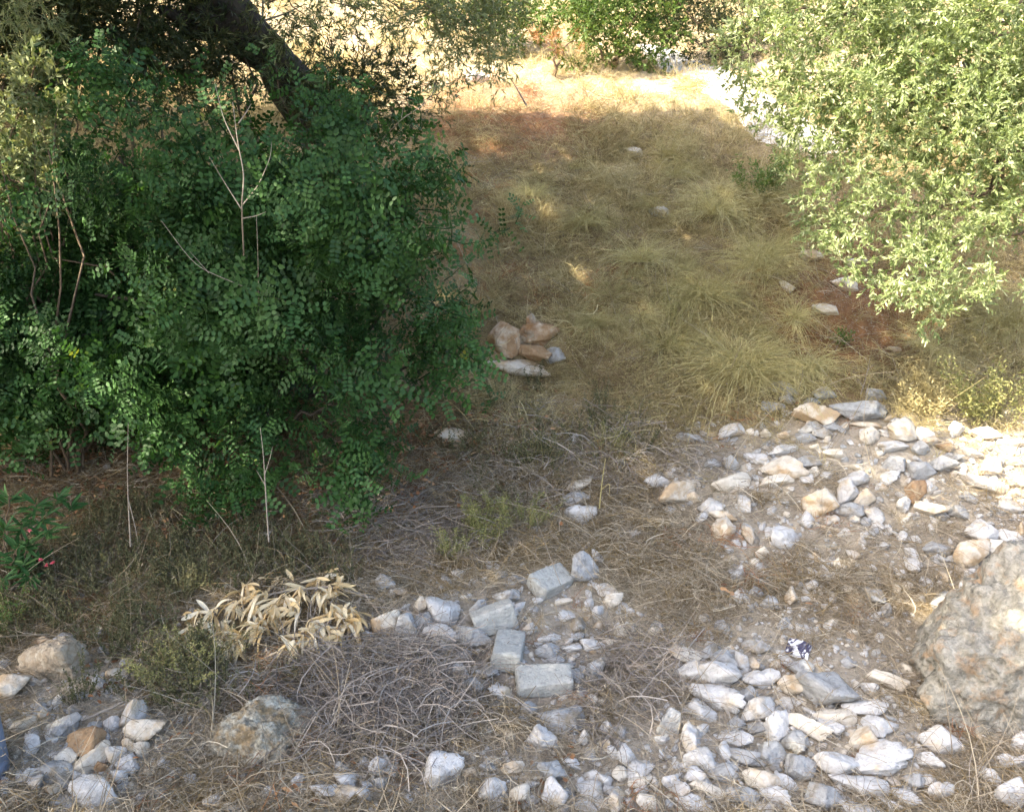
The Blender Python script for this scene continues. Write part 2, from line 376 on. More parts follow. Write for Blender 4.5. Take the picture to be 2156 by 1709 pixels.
M['brown'] = mat_rock('brown_rock', (0.52, 0.46, 0.36), (0.30, 0.23, 0.15), (0.32, 0.18, 0.08), 0.48, 3, 1.0, (0.12, 0.10, 0.08), 0.5)
M['bank'] = mat_rock('banked_rock', (0.50, 0.47, 0.40), (0.24, 0.23, 0.19), (0.42, 0.30, 0.19), 0.44, 5.5, 1.0, (0.12, 0.115, 0.10), 0.7)
M['concrete'] = mat_rock('old_concrete', (0.50, 0.50, 0.46), (0.38, 0.38, 0.35), (0.55, 0.53, 0.48), 0.45, 7, 0.8, (0.22, 0.21, 0.19), 0.4)
M['road'] = mat_plain('pale_track', (0.55, 0.54, 0.52), (0.70, 0.69, 0.67), 9, 0.9, 0.3, 0.01)
M['edge_form'] = mat_plain('blue_grey_form', (0.13, 0.16, 0.22), (0.20, 0.24, 0.31), 6, 0.5, 0.1, 0.004)

# ------------------------------------------------------------------ ground
def blob(u, v, cu, cv, ru, rv, soft=0.35):
    d = np.sqrt(((u - cu) / ru) ** 2 + ((v - cv) / rv) ** 2)
    return 1 - sstep(1 - soft, 1 + soft, d)
RUB = [(1900, 990, 420, 130), (2000, 1100, 300, 140), (1700, 1500, 440, 230), (1350, 1640, 520, 110), (1080, 1360, 330, 150), (190, 1540, 250, 170), (1560, 1020, 160, 110), (850, 1650, 330, 60), (1650, 1130, 180, 80)]
def rubble(u, v):
    m = np.zeros(np.shape(u))
    for b in RUB: m = np.maximum(m, blob(u, v, *b))
    return m
ROADPX = [(1385, 108), (1470, 150), (1550, 195), (1640, 250), (1760, 330)]
def build_ground():
    ys = np.concatenate([np.linspace(-14, 2.3, 18), 2.4 * (46 / 2.4) ** np.linspace(0, 1, 620), np.linspace(50, 190, 30)])
    us = np.linspace(-1, 1, 520)
    wx = np.where(ys < 3, 8.0, 8.0 + (ys - 3) * 0.95)
    X = us[None, :] * wx[:, None]; Y = np.repeat(ys[:, None], len(us), 1)
    Z = Hraw(X, Y)
    Z = np.where((Y > 2.2) & (Y < 46), Z + 0.010 * fbm(X, Y, 14, 31, 3) * np.clip(1.6 - Y / 30, 0.3, 1), Z)
    nr, nc = X.shape
    i = np.arange(nr - 1)[:, None] * nc; j = np.arange(nc - 1)[None]
    Q = np.stack([i + j, i + j + 1, i + nc + j + 1, i + nc + j], -1).reshape(-1, 4)
    P = np.stack([X, Y, Z], -1).reshape(-1, 3)
    u, v, _ = to_px(P)
    n = 0.5 + 0.5 * fbm(P[:, 0], P[:, 1], 1.7, 51, 3)
    def C(c): return np.tile(np.array(c, float), (len(P), 1))
    def mix(a, b, t): return a * (1 - t[:, None]) + b * t[:, None]
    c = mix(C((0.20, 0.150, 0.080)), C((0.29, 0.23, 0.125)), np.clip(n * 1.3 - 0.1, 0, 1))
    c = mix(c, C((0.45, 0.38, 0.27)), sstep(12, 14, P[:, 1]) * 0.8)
    c = mix(c, C((0.38, 0.35, 0.30)), rubble(u, v) * 0.8)
    c = mix(c, C((0.22, 0.115, 0.055)), blob(u, v, 1780, 650, 200, 170) * 0.9)
    c = mix(c, C((0.22, 0.10, 0.05)), blob(u, v, 1080, 250, 220, 90) * 0.6)
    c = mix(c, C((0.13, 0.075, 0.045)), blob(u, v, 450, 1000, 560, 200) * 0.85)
    c = mix(c, C((0.19, 0.155, 0.13)), blob(u, v, 800, 1480, 300, 160) * 0.7)
    c = np.where((v[:, None] > PH * 3) | (P[:, 1:2] < 2.5), np.array([0.26, 0.21, 0.15]), c)
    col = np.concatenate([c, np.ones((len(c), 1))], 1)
    m, N, Lk, out = newmat('soil')
    a = N.new('ShaderNodeAttribute'); a.attribute_name = 'Col'
    g = N.new('ShaderNodeNewGeometry')
    n1 = N.new('ShaderNodeTexNoise'); n1.inputs['Scale'].default_value = 9; n1.inputs['Detail'].default_value = 9; n1.inputs['Roughness'].default_value = 0.7
    n2 = N.new('ShaderNodeTexNoise'); n2.inputs['Scale'].default_value = 55; n2.inputs['Detail'].default_value = 6
    vr = N.new('ShaderNodeTexVoronoi'); vr.inputs['Scale'].default_value = 45
    for q in (n1, n2, vr): Lk.new(g.outputs['Position'], q.inputs['Vector'])
    r1 = ramp(N, [(0.3, (0.55, 0.52, 0.5)), (0.7, (1.35, 1.33, 1.3))]); Lk.new(n1.outputs[0], r1.inputs[0])
    mx = N.new('ShaderNodeMix'); mx.data_type = 'RGBA'; mx.blend_type = 'MULTIPLY'; mx.inputs[0].default_value = 1
    Lk.new(a.outputs['Color'], mx.inputs[6]); Lk.new(r1.outputs[0], mx.inputs[7])
    # pale grit here and there
    rg = ramp(N, [(0.60, (0, 0, 0)), (0.68, (1, 1, 1))]); Lk.new(n2.outputs[0], rg.inputs[0])
    gm = N.new('ShaderNodeMath'); gm.operation = 'MULTIPLY'; gm.inputs[1].default_value = 0.55; Lk.new(rg.outputs[0], gm.inputs[0])
    mx2 = N.new('ShaderNodeMix'); mx2.data_type = 'RGBA'; mx2.inputs[7].default_value = (0.50, 0.47, 0.42, 1)
    Lk.new(gm.outputs[0], mx2.inputs[0]); Lk.new(mx.outputs[2], mx2.inputs[6])
    p = N.new('ShaderNodeBsdfPrincipled'); p.inputs['Roughness'].default_value = 0.95; p.inputs['Specular IOR Level'].default_value = 0.1
    Lk.new(mx2.outputs[2], p.inputs['Base Color'])
    b = N.new('ShaderNodeBump'); b.inputs['Strength'].default_value = 0.8; b.inputs['Distance'].default_value = 0.03; Lk.new(n1.outputs[0], b.inputs['Height'])
    b2 = N.new('ShaderNodeBump'); b2.inputs['Strength'].default_value = 0.6; b2.inputs['Distance'].default_value = 0.01; Lk.new(vr.outputs['Distance'], b2.inputs['Height']); Lk.new(b.outputs[0], b2.inputs['Normal'])
    Lk.new(b2.outputs[0], p.inputs['Normal']); Lk.new(p.outputs[0], out.inputs[0])
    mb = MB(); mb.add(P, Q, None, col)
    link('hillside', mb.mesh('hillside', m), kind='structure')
build_ground()

def build_road():
    C = [G(*p) for p in ROADPX]
    C = np.array(C); C = np.vstack([C[0] + (C[0] - C[1]) * .2, C]); t = np.linspace(0, len(C) - 1, 60)
    c = np.stack([np.interp(t, range(len(C)), C[:, k]) for k in range(3)], -1)
    d = norm(np.gradient(c, axis=0) * [1, 1, 0]); s = np.stack([-d[:, 1], d[:, 0], 0 * d[:, 0]], -1)
    w = np.linspace(-0.5, 0.5, 12)
    P = c[:, None] + s[:, None] * (w[None, :, None] + 0.06 * fbm(t[:, None] * 2, w[None] * 3, 1, 4)[..., None])
    zc = H(P[..., 0], P[..., 1]); P[..., 2] = zc.mean(1, keepdims=True) * 0.4 + zc * 0.6 + 0.05 - 0.12 * (np.abs(w[None]) / 0.5) ** 6
    nr, nc = P.shape[:2]; i = np.arange(nr - 1)[:, None] * nc; j = np.arange(nc - 1)[None]
    mb = MB(); mb.add(P.reshape(-1, 3), np.stack([i + j, i + j + 1, i + nc + j + 1, i + nc + j], -1).reshape(-1, 4))
    link('track', mb.mesh('track', M['road']), kind='structure')
build_road()

# ------------------------------------------------------------------ rocks
import bmesh
def ico(sub):
    bm = bmesh.new(); bmesh.ops.create_icosphere(bm, subdivisions=sub, radius=1)
    V = np.array([v.co[:] for v in bm.verts]); F = np.array([[v.index for v in f.verts] for f in bm.faces]); bm.free(); return V, F
ICO = {3: ico(3), 4: ico(4), 5: ico(5), 2: ico(2), 6: ico(6)}
def n3(P, f, seed):
    return (fbm(P[:, 0] + 7.3, P[:, 1] + P[:, 2] * 0.71, f, seed, 3) + fbm(P[:, 1] - 3.1, P[:, 2] + P[:, 0] * 0.63, f, seed + 5, 3) + fbm(P[:, 2] + 5.7, P[:, 0] - P[:, 1] * 0.57, f, seed + 9, 3)) / 3
def rock_mesh(name, mat, seed, sub=4, planes=11, rough=0.07, blocky=False, dims=(1, 1, 1), k=22):
    r = np.random.default_rng(seed)
    V, F = ICO[sub]
    if blocky:
        Nn = np.array([[1, 0, 0], [-1, 0, 0], [0, 1, 0], [0, -1, 0], [0, 0, 1], [0, 0, -1.0]]) + r.normal(size=(6, 3)) * 0.05
        h = np.array(dims)[[0, 0, 1, 1, 2, 2]]
        ex = norm(r.normal(size=(3, 3))); Nn = np.vstack([norm(Nn), ex]); h = np.append(h, [np.sum(np.abs(e) * np.array(dims)) * 0.86 for e in ex])
    else:
        Nn = norm(r.normal(size=(planes, 3))); Nn = np.vstack([Nn, -norm(Nn[:4] + r.normal(size=(4, 3)) * 0.4)])
        h = r.uniform(0.55, 0.95, len(Nn))
    dd = np.clip(V @ Nn.T, 1e-3, None) / h
    rad = 1 / (np.sum(dd ** k, 1) ** (1 / k))
    rad = np.minimum(rad, 1.5 * max(dims))
    P = V * rad[:, None]
    a = n3(P, 1.3, seed); b = n3(P, 4.0, seed + 40); c = n3(P, 11.0, seed + 80)
    chip = np.maximum(0, n3(P, 2.2, seed + 60) - 0.22) * -0.9
    led = np.floor(P[:, 2] * 3.2 + 1.2 * a) / 3.2 * 0.0
    P = P * (1 + rough * 1.3 * a + rough * 0.9 * b + rough * 0.55 * c + chip * rough * 7 + led)[:, None]
    mb = MB(); mb.add(P, None, F)
    return mb.mesh(name, mat)
ROCKS = {}
for ti, tone in enumerate(['white', 'cream', 'grey', 'orange']):
    ROCKS[tone] = [rock_mesh('stone_' + tone, M[tone], 100 * ti + q, 4, 7 + q % 6, 0.12 + 0.03 * (q % 3), k=34) for q in range(12 if tone == 'white' else 8)]

TONE = {'w': 'white', 'c': 'cream', 'g': 'grey', 'o': 'orange'}
R_ = lambda L: [(1398 + a[0] * .3593, 1095 + a[1] * .3593, a[2] * .3593, a[3] * .3593) + tuple(a[4:]) for a in L]
RM = lambda L: [(1398 + a[0] * .3515, 758 + a[1] * .3515, a[2] * .3515, a[3] * .3515) + tuple(a[4:]) for a in L]
CB = lambda L: [(758 + a[0] * .3593, 1095 + a[1] * .3593, a[2] * .3593, a[3] * .3593) + tuple(a[4:]) for a in L]
LB = lambda L: [(a[0] * .3906, 1095 + a[1] * .3906, a[2] * .3906, a[3] * .3906) + tuple(a[4:]) for a in L]
STONES = R_([(345,60,125,130,'c',70),(490,60,90,125,'w',-55),(690,95,155,130,'w',35),(20,185,50,40,'w'),(455,175,55,28,'w'),(570,190,80,80,'c'),(430,320,90,80,'g'),(120,385,48,36,'w'),(740,440,100,90,'c',40),(755,375,90,40,'c',10),(450,440,90,80,'w'),(540,420,80,60,'g'),(625,480,90,80,'g'),(800,545,70,30,'w'),(700,600,80,60,'g'),(1240,440,120,100,'g'),(1300,530,60,70,'g'),(1450,250,90,70,'w'),(1600,160,170,80,'g'),(1775,195,210,150,'c',15),(2010,205,230,160,'w',-25),(1860,55,190,130,'w'),(2010,90,120,90,'w'),(2090,60,80,80,'c'),(1780,395,120,90,'w',25),(1640,470,150,100,'g'),
(120,780,180,90,'c'),(270,760,110,80,'g'),(335,800,150,100,'g'),(455,830,90,100,'w'),(520,820,60,130,'c',-65),(550,740,140,90,'g',-20),(180,890,170,120,'w'),(335,895,190,170,'w'),(560,925,180,95,'w'),(290,1025,270,130,'w',-22),(740,955,160,110,'c'),(450,900,60,60,'g'),(970,970,290,240,'g'),(810,870,140,90,'g'),(1310,930,200,120,'c',-30),(1210,980,90,80,'w'),(1070,830,80,60,'g'),(500,1020,110,80,'g'),(545,1110,180,150,'w'),(660,1210,140,165,'w',60),(200,1110,150,110,'w'),(50,1170,130,160,'g'),(300,1135,50,60,'w'),(150,1260,130,170,'w',-60),(430,1190,110,60,'g'),(540,1210,120,70,'g'),(400,1275,170,90,'w'),(840,1200,260,110,'c',-42),(950,1180,230,100,'w',-48),(1040,1150,210,110,'c',-8),(1190,1080,220,100,'w'),(1245,1190,200,130,'w'),(1160,1280,160,150,'c'),(780,1290,150,120,'g'),(340,1350,80,90,'w'),(225,1400,160,120,'w'),(490,1380,230,110,'g',-12),(620,1360,150,130,'g'),(990,1410,240,170,'w',-10),(1235,1400,270,160,'w'),(790,1440,180,150,'g'),(1365,1340,80,60,'g'),(1620,1270,215,160,'w',-20),(1550,1390,120,140,'w',-50),(1990,1400,150,110,'w',-20),(2080,1300,90,120,'w'),(2090,1400,80,110,'w'),(1900,1490,120,110,'w',-30),(2030,1610,160,165,'w'),(1610,1590,130,110,'w'),(1470,1520,110,90,'g'),(360,1475,160,90,'g'),(170,1500,110,90,'w'),(260,1570,190,90,'c',-20),(90,1580,90,80,'w'),(40,1540,90,90,'w'),(590,1530,180,110,'c'),(700,1530,110,80,'w'),(1180,1550,290,130,'w',-10),(900,1600,200,170,'g'),(1420,1620,150,100,'w'),(640,1610,150,100,'w',-20),(490,1620,140,110,'g'),(170,1665,210,90,'w'),(600,1680,120,60,'w'),(1100,1670,240,90,'w'),(1320,1660,120,80,'w'),(740,1680,80,60,'w'),(1345,1530,80,50,'w')])
STONES += RM([(400,425,170,95,'w'),(340,465,80,40,'o'),(710,450,70,60,'c'),(960,200,150,60,'g'),(1075,200,60,50,'w'),(1250,205,110,80,'g'),(910,330,220,120,'c',-20),(1190,300,310,120,'g'),(1200,385,150,36,'c'),(1240,445,130,90,'c'),(1420,440,150,130,'c'),(1365,510,160,80,'w'),(1400,365,110,40,'g'),(700,540,160,60,'w',18),(540,585,120,60,'w'),(400,620,100,80,'g'),(690,635,235,115,'c'),(435,720,215,110,'c',10),(690,710,190,90,'c',12),(840,690,100,60,'w'),(290,620,100,50,'g'),(860,610,160,70,'g'),(1015,555,110,60,'c'),(1160,640,70,50,'c'),(1150,710,170,90,'w'),(1095,790,140,150,'w'),(930,850,200,180,'c'),(1210,820,100,110,'c'),(480,855,100,80,'w',-40),(280,870,120,80,'w'),(340,930,140,60,'c'),(230,930,100,50,'w'),(465,795,80,40,'c'),(380,835,80,40,'g'),(530,940,60,50,'w'),(855,955,90,100,'w'),(1130,900,170,90,'g'),(1250,920,90,80,'w'),(1390,610,140,90,'g'),(1520,650,150,110,'g'),(1650,620,160,90,'g'),(1350,690,130,70,'w'),(1500,770,120,110,'o'),(1430,870,80,90,'w'),(1570,880,170,110,'c'),(1530,530,110,80,'g'),(1720,580,110,60,'g'),(1600,480,110,60,'c'),(1700,520,90,60,'o'),(1560,450,100,80,'w'),(1740,410,80,120,'w'),(1950,640,130,100,'c'),(1930,740,240,100,'w',-12),(1820,820,100,60,'g'),(2050,880,130,80,'w'),(1760,910,110,80,'g'),(2130,740,80,50,'w'),(2130,930,60,50,'w'),(1900,440,150,80,'c'),(2050,500,130,80,'c'),(2080,600,120,70,'c'),(1850,560,90,60,'w'),(50,800,60,110,'c'),(180,820,80,80,'c'),(110,435,70,40,'g'),(190,470,110,60,'g'),(640,280,120,70,'g'),(750,240,100,50,'g'),(880,250,90,40,'g'),(880,400,120,60,'g'),(960,440,110,60,'g'),(830,460,110,60,'g'),(1010,400,100,50,'g')])
STONES += CB([(145,370,120,100,'g'),(230,415,90,60,'c'),(165,600,130,140,'c'),(265,600,120,140,'g'),(355,505,80,80,'c'),(370,590,130,110,'g'),(495,530,185,150,'w'),(465,660,165,100,'w'),(660,680,230,100,'g'),(700,510,100,90,'g'),(590,890,130,100,'w'),(610,780,70,60,'g'),(750,880,120,100,'g'),(830,1010,120,100,'w'),(640,960,120,90,'g'),(1110,690,120,50,'w',22),(1250,745,90,60,'w'),(1350,720,130,80,'w'),(1110,760,130,80,'g'),(1150,820,120,60,'g'),(1440,400,140,60,'w'),(1470,470,110,80,'c'),(1300,290,140,170,'g'),(870,440,140,80,'g'),(1180,475,90,40,'c'),(1200,560,90,50,'w'),(1345,490,50,70,'w'),(1390,540,70,70,'w'),(1280,610,90,80,'g'),(1000,630,80,60,'w'),(1370,870,100,120,'g'),(1260,890,80,60,'g'),(355,175,90,35,'w'),(1585,80,100,40,'w'),(1630,620,40,40,'w'),(1750,620,90,70,'g'),(1620,1000,60,50,'w'),(1190,1150,240,130,'g'),(985,1110,90,90,'g'),(1055,1280,145,130,'w'),(1315,1270,80,90,'w'),(1450,1215,80,70,'w'),(1520,1240,90,80,'g'),(1440,1310,60,90,'w'),(1480,1360,60,80,'w'),(1560,1370,100,110,'w'),(1635,1445,155,90,'w'),(1690,1335,60,50,'w'),(1765,1285,60,60,'w'),(1240,1420,90,70,'w'),(1520,1480,80,90,'c'),(1370,1490,110,80,'w'),(1440,1530,70,80,'w'),(1360,1590,170,110,'w'),(1500,1620,110,165,'w',-70),(1620,1530,130,70,'c'),(1730,1530,60,120,'w'),(1650,1580,70,50,'w'),(1135,1470,150,150,'g'),(1140,1590,130,160,'w'),(470,1470,200,180,'w'),(110,1440,110,110,'w'),(120,1530,70,60,'g'),(780,1400,80,45,'c'),(750,1440,90,70,'g'),(910,1450,120,70,'c'),(765,1580,140,150,'w'),(940,1590,110,165,'c'),(1000,1545,80,50,'w'),(1190,1680,70,60,'w'),(1310,1680,110,70,'w'),(1690,1650,100,120,'c'),(420,1680,120,60,'w'),(550,1700,90,40,'w'),(20,1600,80,90,'w'),(30,1420,70,70,'g'),(340,1620,60,50,'w')])
STONES += LB([(230,645,90,50,'o'),(360,630,110,60,'g'),(545,610,50,55,'w'),(555,690,50,100,'g'),(625,820,90,60,'c'),(540,870,80,70,'w',-50),(430,930,90,50,'g'),(620,910,40,30,'w'),(60,890,150,130,'c'),(150,1090,110,70,'c'),(215,1000,70,50,'g'),(330,1110,170,90,'g'),(400,1015,80,50,'g'),(235,1050,50,60,'c'),(175,1200,90,90,'w'),(290,1220,40,40,'w'),(380,1210,60,60,'g'),(615,1090,80,80,'w'),(720,1040,120,160,'w'),(770,1130,200,120,'c'),(500,1110,70,50,'g'),(480,1190,160,140,'o'),(360,1270,110,80,'c'),(530,1265,180,120,'c',25),(630,1250,90,130,'w'),(710,1220,70,80,'c'),(775,1230,70,70,'c'),(700,1300,110,80,'w'),(305,1340,200,110,'g'),(160,1360,80,70,'w'),(190,1410,90,70,'w'),(285,1440,90,70,'c'),(505,1450,195,165,'w',15),(655,1385,80,90,'w'),(320,1515,140,70,'g'),(90,1500,80,60,'c'),(30,1410,60,50,'w'),(25,1460,60,50,'w'),(550,1330,60,60,'o'),(880,1310,60,60,'w'),(810,1310,40,40,'w'),(420,1390,60,80,'g'),(430,1550,60,30,'w'),(1150,1510,90,60,'w'),(1270,1540,120,70,'w'),(860,1470,80,50,'g'),(1410,80,90,60,'c'),(1610,1400,60,60,'w'),(1760,1450,120,90,'w'),(1850,1470,150,80,'w'),(1870,1390,110,80,'w'),(750,1530,40,40,'c'),(340,360,32,30,'c'),(1300,1440,70,30,'c')])
# a few scattered on the slope above
STONES += [(1140, 705, 70, 40, 'o'), (1120, 740, 60, 30, 'o'), (1060, 710, 60, 55, 'o'), (1075, 768, 130, 30, 'c'), (1165, 745, 40, 30, 'g'), (1390, 448, 40, 22, 'w'), (1735, 650, 50, 22, 'c'), (1775, 597, 50, 28, 'c'), (1660, 605, 30, 18, 'c'), (1478, 388, 20, 12, 'w'), (1405, 600, 18, 12, 'w'), (1240, 742, 18, 12, 'w'), (1700, 540, 46, 22, 'c'), (1805, 555, 40, 20, 'w'), (1640, 432, 28, 14, 'w'), (1345, 408, 26, 14, 'g'), (1335, 320, 30, 20, 'c'), (1000, 168, 44, 24, 'w'), (1215, 1022, 60, 20, 'c'), (1215, 1050, 60, 30, 'g'), (1220, 1082, 56, 36, 'w'), (1385, 1010, 50, 26, 'w'), (1425, 1035, 80, 50, 'c', 10), (1640, 815, 60, 26, 'g'), (1730, 830, 44, 22, 'g'), (1610, 290, 30, 16, 'w'), (950, 915, 60, 34, 'c'), (1815, 750, 26, 14, 'c'), (1885, 735, 30, 14, 'c'), (1770, 770, 24, 12, 'c')]

LANDMARKS = [('crumpled patterned wrapper', 1680, 1365), ('big lichened boulder at the right edge', 2060, 1380), ('brown boulder at the left', 125, 1400), ('low lichened boulder', 520, 1550),
             ('heap of dead yellow leaves', 630, 1320), ('upright concrete block', 1070, 1372), ('tilted concrete block', 1158, 1228), ('flat concrete slab', 1145, 1440), ('square ended concrete block', 1040, 1310),
             ('big orange stone', 190, 1560), ('large grey ledge stone', 1816, 863), ('knobbly cream stone', 1638, 981), ('pair of rounded boulders', 2060, 1170),
             ('oleander', 70, 1120), ('green herb clump', 1020, 1120), ('grey brushwood', 780, 1500), ('sunlit patch of bank', 2080, 930), ('carob bush', 560, 900), ('arching straw tussock', 1560, 730), ('big bleached stone in the bottom right', 1842, 1598), ('ochre streaked rock', 1747, 1443)]
ADJ = {'w': ['chalk white', 'bleached white', 'bluish white'], 'c': ['cream', 'ochre stained', 'buff'], 'g': ['grey', 'dusty grey', 'pitted grey'], 'o': ['orange', 'rusty orange']}
used = {}
def rel(du, dv):
    a = math.degrees(math.atan2(-dv, du)) % 360
    return ['right of', 'up and right of', 'above', 'up and left of', 'left of', 'down and left of', 'below', 'down and right of'][int(((a + 22.5) % 360) // 45)]
print('stones', len(STONES))
def stone_label(u, v, w, h, tone, k):
    size = 'very small' if w < 18 else 'small' if w < 32 else 'medium' if w < 52 else 'large'
    ratio = w / max(h, 1)
    shp = 'long flat' if ratio > 1.9 else 'tall narrow' if ratio < 0.8 else 'blocky' if ratio < 1.15 else 'angular'
    lm = sorted(LANDMARKS, key=lambda q: (q[1] - u) ** 2 + (q[2] - v) ** 2)
    cands = []
    for L1 in lm[:4]:
        d = math.hypot(u - L1[1], v - L1[2])
        if d < 12: continue
        near = 'just ' if d < 90 else '' if d < 220 else 'well '
        cands.append(f"{size} {ADJ[tone][0]} {shp} stone {near}{rel(u - L1[1], v - L1[2])} the {L1[0]}")
    for c in cands:
        if c not in used and len(c.split()) <= 16: used[c] = 1; return c
    return cands[0] if cands else f"{size} {ADJ[tone][0]} {shp} stone in the rubble"
SPECIAL = {(190, 1560): 'big orange stone with pale patches on the left rubble heap', (1816, 863): 'largest grey ledge stone at the foot of the red bank', (1641, 981): 'knobbly cream stone resting on another at the head of the rubble'}
stone_px = []
def put_rock(u, v, w, h, tone, yaw=None, mesh=None, name='stone', label=None, cat='stone', group='loose limestone rubble', sink=0.22, tilt=0.22, vert=None):
    p = G(u, min(v + h * 0.30, 1840)); dist = math.sqrt(p[0] ** 2 + p[1] ** 2 + (p[2] - CAMZ) ** 2)
    depthf = (p[1] * CP - (p[2] - CAMZ) * SP)
    mpp = depthf / FPX
    W_, H_ = w * mpp * 1.12, h * mpp * 1.12
    a = math.atan2(CAMZ - p[2], p[1])
    me = mesh or random.choice(ROCKS[TONE[tone]])
    if yaw is None:
        dy = (0.75 + 0.3 * random.random()) * min(W_, 1.5 * H_)
        hz = float(np.clip((H_ - 0.5 * dy * math.sin(a)) / math.cos(a), 0.5 * min(W_, H_), 1.15 * W_)) * 1.1
        dx = W_ * 1.05; yw = random.uniform(-0.5, 0.5) + random.choice([0, math.pi])
    else:
        L = max(W_, H_) * 1.08; dx = L; hz = 0.85 * min(W_, H_); dy = min(W_, H_) * 0.95; yw = math.radians(yaw) * 1.15
    o = bpy.data.objects.new(name, me); COL.objects.link(o)
    bb = me.get('ext') or None
    if bb is None:
        V = np.empty(len(me.vertices) * 3); me.vertices.foreach_get('co', V); V = V.reshape(-1, 3)
        e = V.max(0) - V.min(0); me['ext'] = [float(q) for q in e]; bb = me['ext']
    o.scale = (dx / bb[0] * 1.04, dy / bb[1] * 1.04, hz / bb[2] * 1.12)
    o.rotation_euler = (random.uniform(-tilt, tilt), random.uniform(-tilt, tilt), yw)
    o.location = (p[0], p[1], float(H(p[0], p[1])) + hz * (0.5 - sink))
    o['label'] = label or SPECIAL.get((round(u), round(v))) or stone_label(u, v, w, h, tone, 0)
    o['category'] = cat
    if group: o['group'] = group
    stone_px.append((u, v, w, h))
    return o
STONES.sort(key=lambda q: -q[2] * q[3])
for s in STONES[:300]:
    lab = None
    if abs(s[0] - 187) < 6 and abs(s[1] - 1560) < 6: lab = 'big orange stone with pale patches on the left rubble heap'
    if abs(s[0] - 1816) < 6 and abs(s[1] - 863) < 6: lab = 'widest grey ledge stone below the red earth bank'
    if abs(s[0] - 1640) < 6 and abs(s[1] - 981) < 6: lab = 'knobbly cream stone topmost of three at head of rubble'
    if abs(s[0] - 1842) < 6 and abs(s[1] - 1598) < 6: lab = 'biggest bleached stone low in the right hand rubble'
    if abs(s[0] - 1747) < 6 and abs(s[1] - 1443) < 6: lab = 'broad ochre streaked grey rock below the crumpled wrapper'
    put_rock(s[0], s[1], s[2], s[3], s[4], s[5] if len(s) > 5 else None, label=lab)

# boulders and concrete
def rugged(me, amp, seed, f=3.0):
    n = len(me.vertices); V = np.empty(n * 3); me.vertices.foreach_get('co', V); V = V.reshape(-1, 3)
    d = norm(V); rdg = -np.abs(n3(V, f, seed)) * 1.6 - np.abs(n3(V, f * 2.7, seed + 3)) * 1.1 - np.abs(n3(V, f * 6, seed + 7)) * .6 + n3(V, f * 15, seed + 8) * .3
    strata = np.sin(V[:, 2] * 16 + 4 * n3(V, 1.5, seed + 11)) * .12
    V = V + d * (amp * (rdg + strata))[:, None]
    me.vertices.foreach_set('co', V.ravel()); me.update()
def boulder(u, v, w, h, mat, seed, label, vert, yaw=0, planes=9, rough=0.12, sink=0.3, name='boulder', cat='boulder', dyf=0.8, group=None):
    me = rock_mesh(name, M[mat], seed, 6, planes, rough, k=14); rugged(me, 0.13, seed)
    V = np.empty(len(me.vertices) * 3); me.vertices.foreach_get('co', V); V = V.reshape(-1, 3); e = V.max(0) - V.min(0)
    p = G(u, v + h * 0.35); mpp = (p[1] * CP - (p[2] - CAMZ) * SP) / FPX
    o = link(name, me); o.scale = (w * mpp / e[0], w * mpp * dyf / e[1], vert * mpp / e[2])
    o.rotation_euler = (0.05, -0.06, yaw)
    q = G(u, v + h * 0.3)
    o.location = (q[0], q[1] + w * mpp * dyf * 0.25, float(H(q[0], q[1])) + vert * mpp * (0.5 - sink))
    o['label'] = label; o['category'] = cat
    if group: o['group'] = group
    return o
boulder(2165, 1410, 500, 350, 'bank', 501, 'huge weathered ochre boulder with grey lichen at the right edge', 460, 0.2, 18, 0.15, 0.34, dyf=0.75)
boulder(125, 1400, 160, 110, 'brown', 502, 'brown boulder with pale top, above the left rubble heap', 135, 0.1, 12, 0.12, 0.33)
boulder(530, 1558, 250, 125, 'lichen', 513, 'low domed boulder spotted with pale lichen beside the brushwood', 190, 0.15, 30, 0.07, 0.47)
boulder(1125, 715, 90, 75, 'brown', 504, 'ochre rock outcrop breaking from the bank beside the carob bush', 85, 0.2, 9, 0.16, 0.3, 'outcrop', 'outcrop')
def block(u, v, L, Wd, T, yaw, pitch, seed, label, name='concrete_block', roll=0):
    me = rock_mesh(name, M['concrete'], seed, 5, 6, 0.048, True, (L / 2, Wd / 2, T / 2), k=45)
    p = G(u, v + 10)
    o = link(name, me); o.location = (p[0], p[1], p[2] + T * 0.5 * 0.8)
    o.rotation_euler = (pitch, roll, yaw)
    o['label'] = label; o['category'] = 'concrete block'; o['group'] = 'broken concrete blocks in the rubble'
block(1158, 1228, 0.29, 0.17, 0.12, 0.75, 0.45, 601, 'tilted grey concrete block nearest the green herb clump')
block(1070, 1374, 0.30, 0.19, 0.13, 1.50, 0.12, 602, 'upright pitted concrete block above the flat concrete slab')
block(1040, 1308, 0.28, 0.14, 0.15, 0.25, -0.15, 603, 'concrete block with clean square end left of the tilted block', roll=-0.25)
block(1145, 1440, 0.34, 0.17, 0.12, 0.05, 0.15, 604, 'flat pale concrete slab below the upright block', 'concrete_slab')

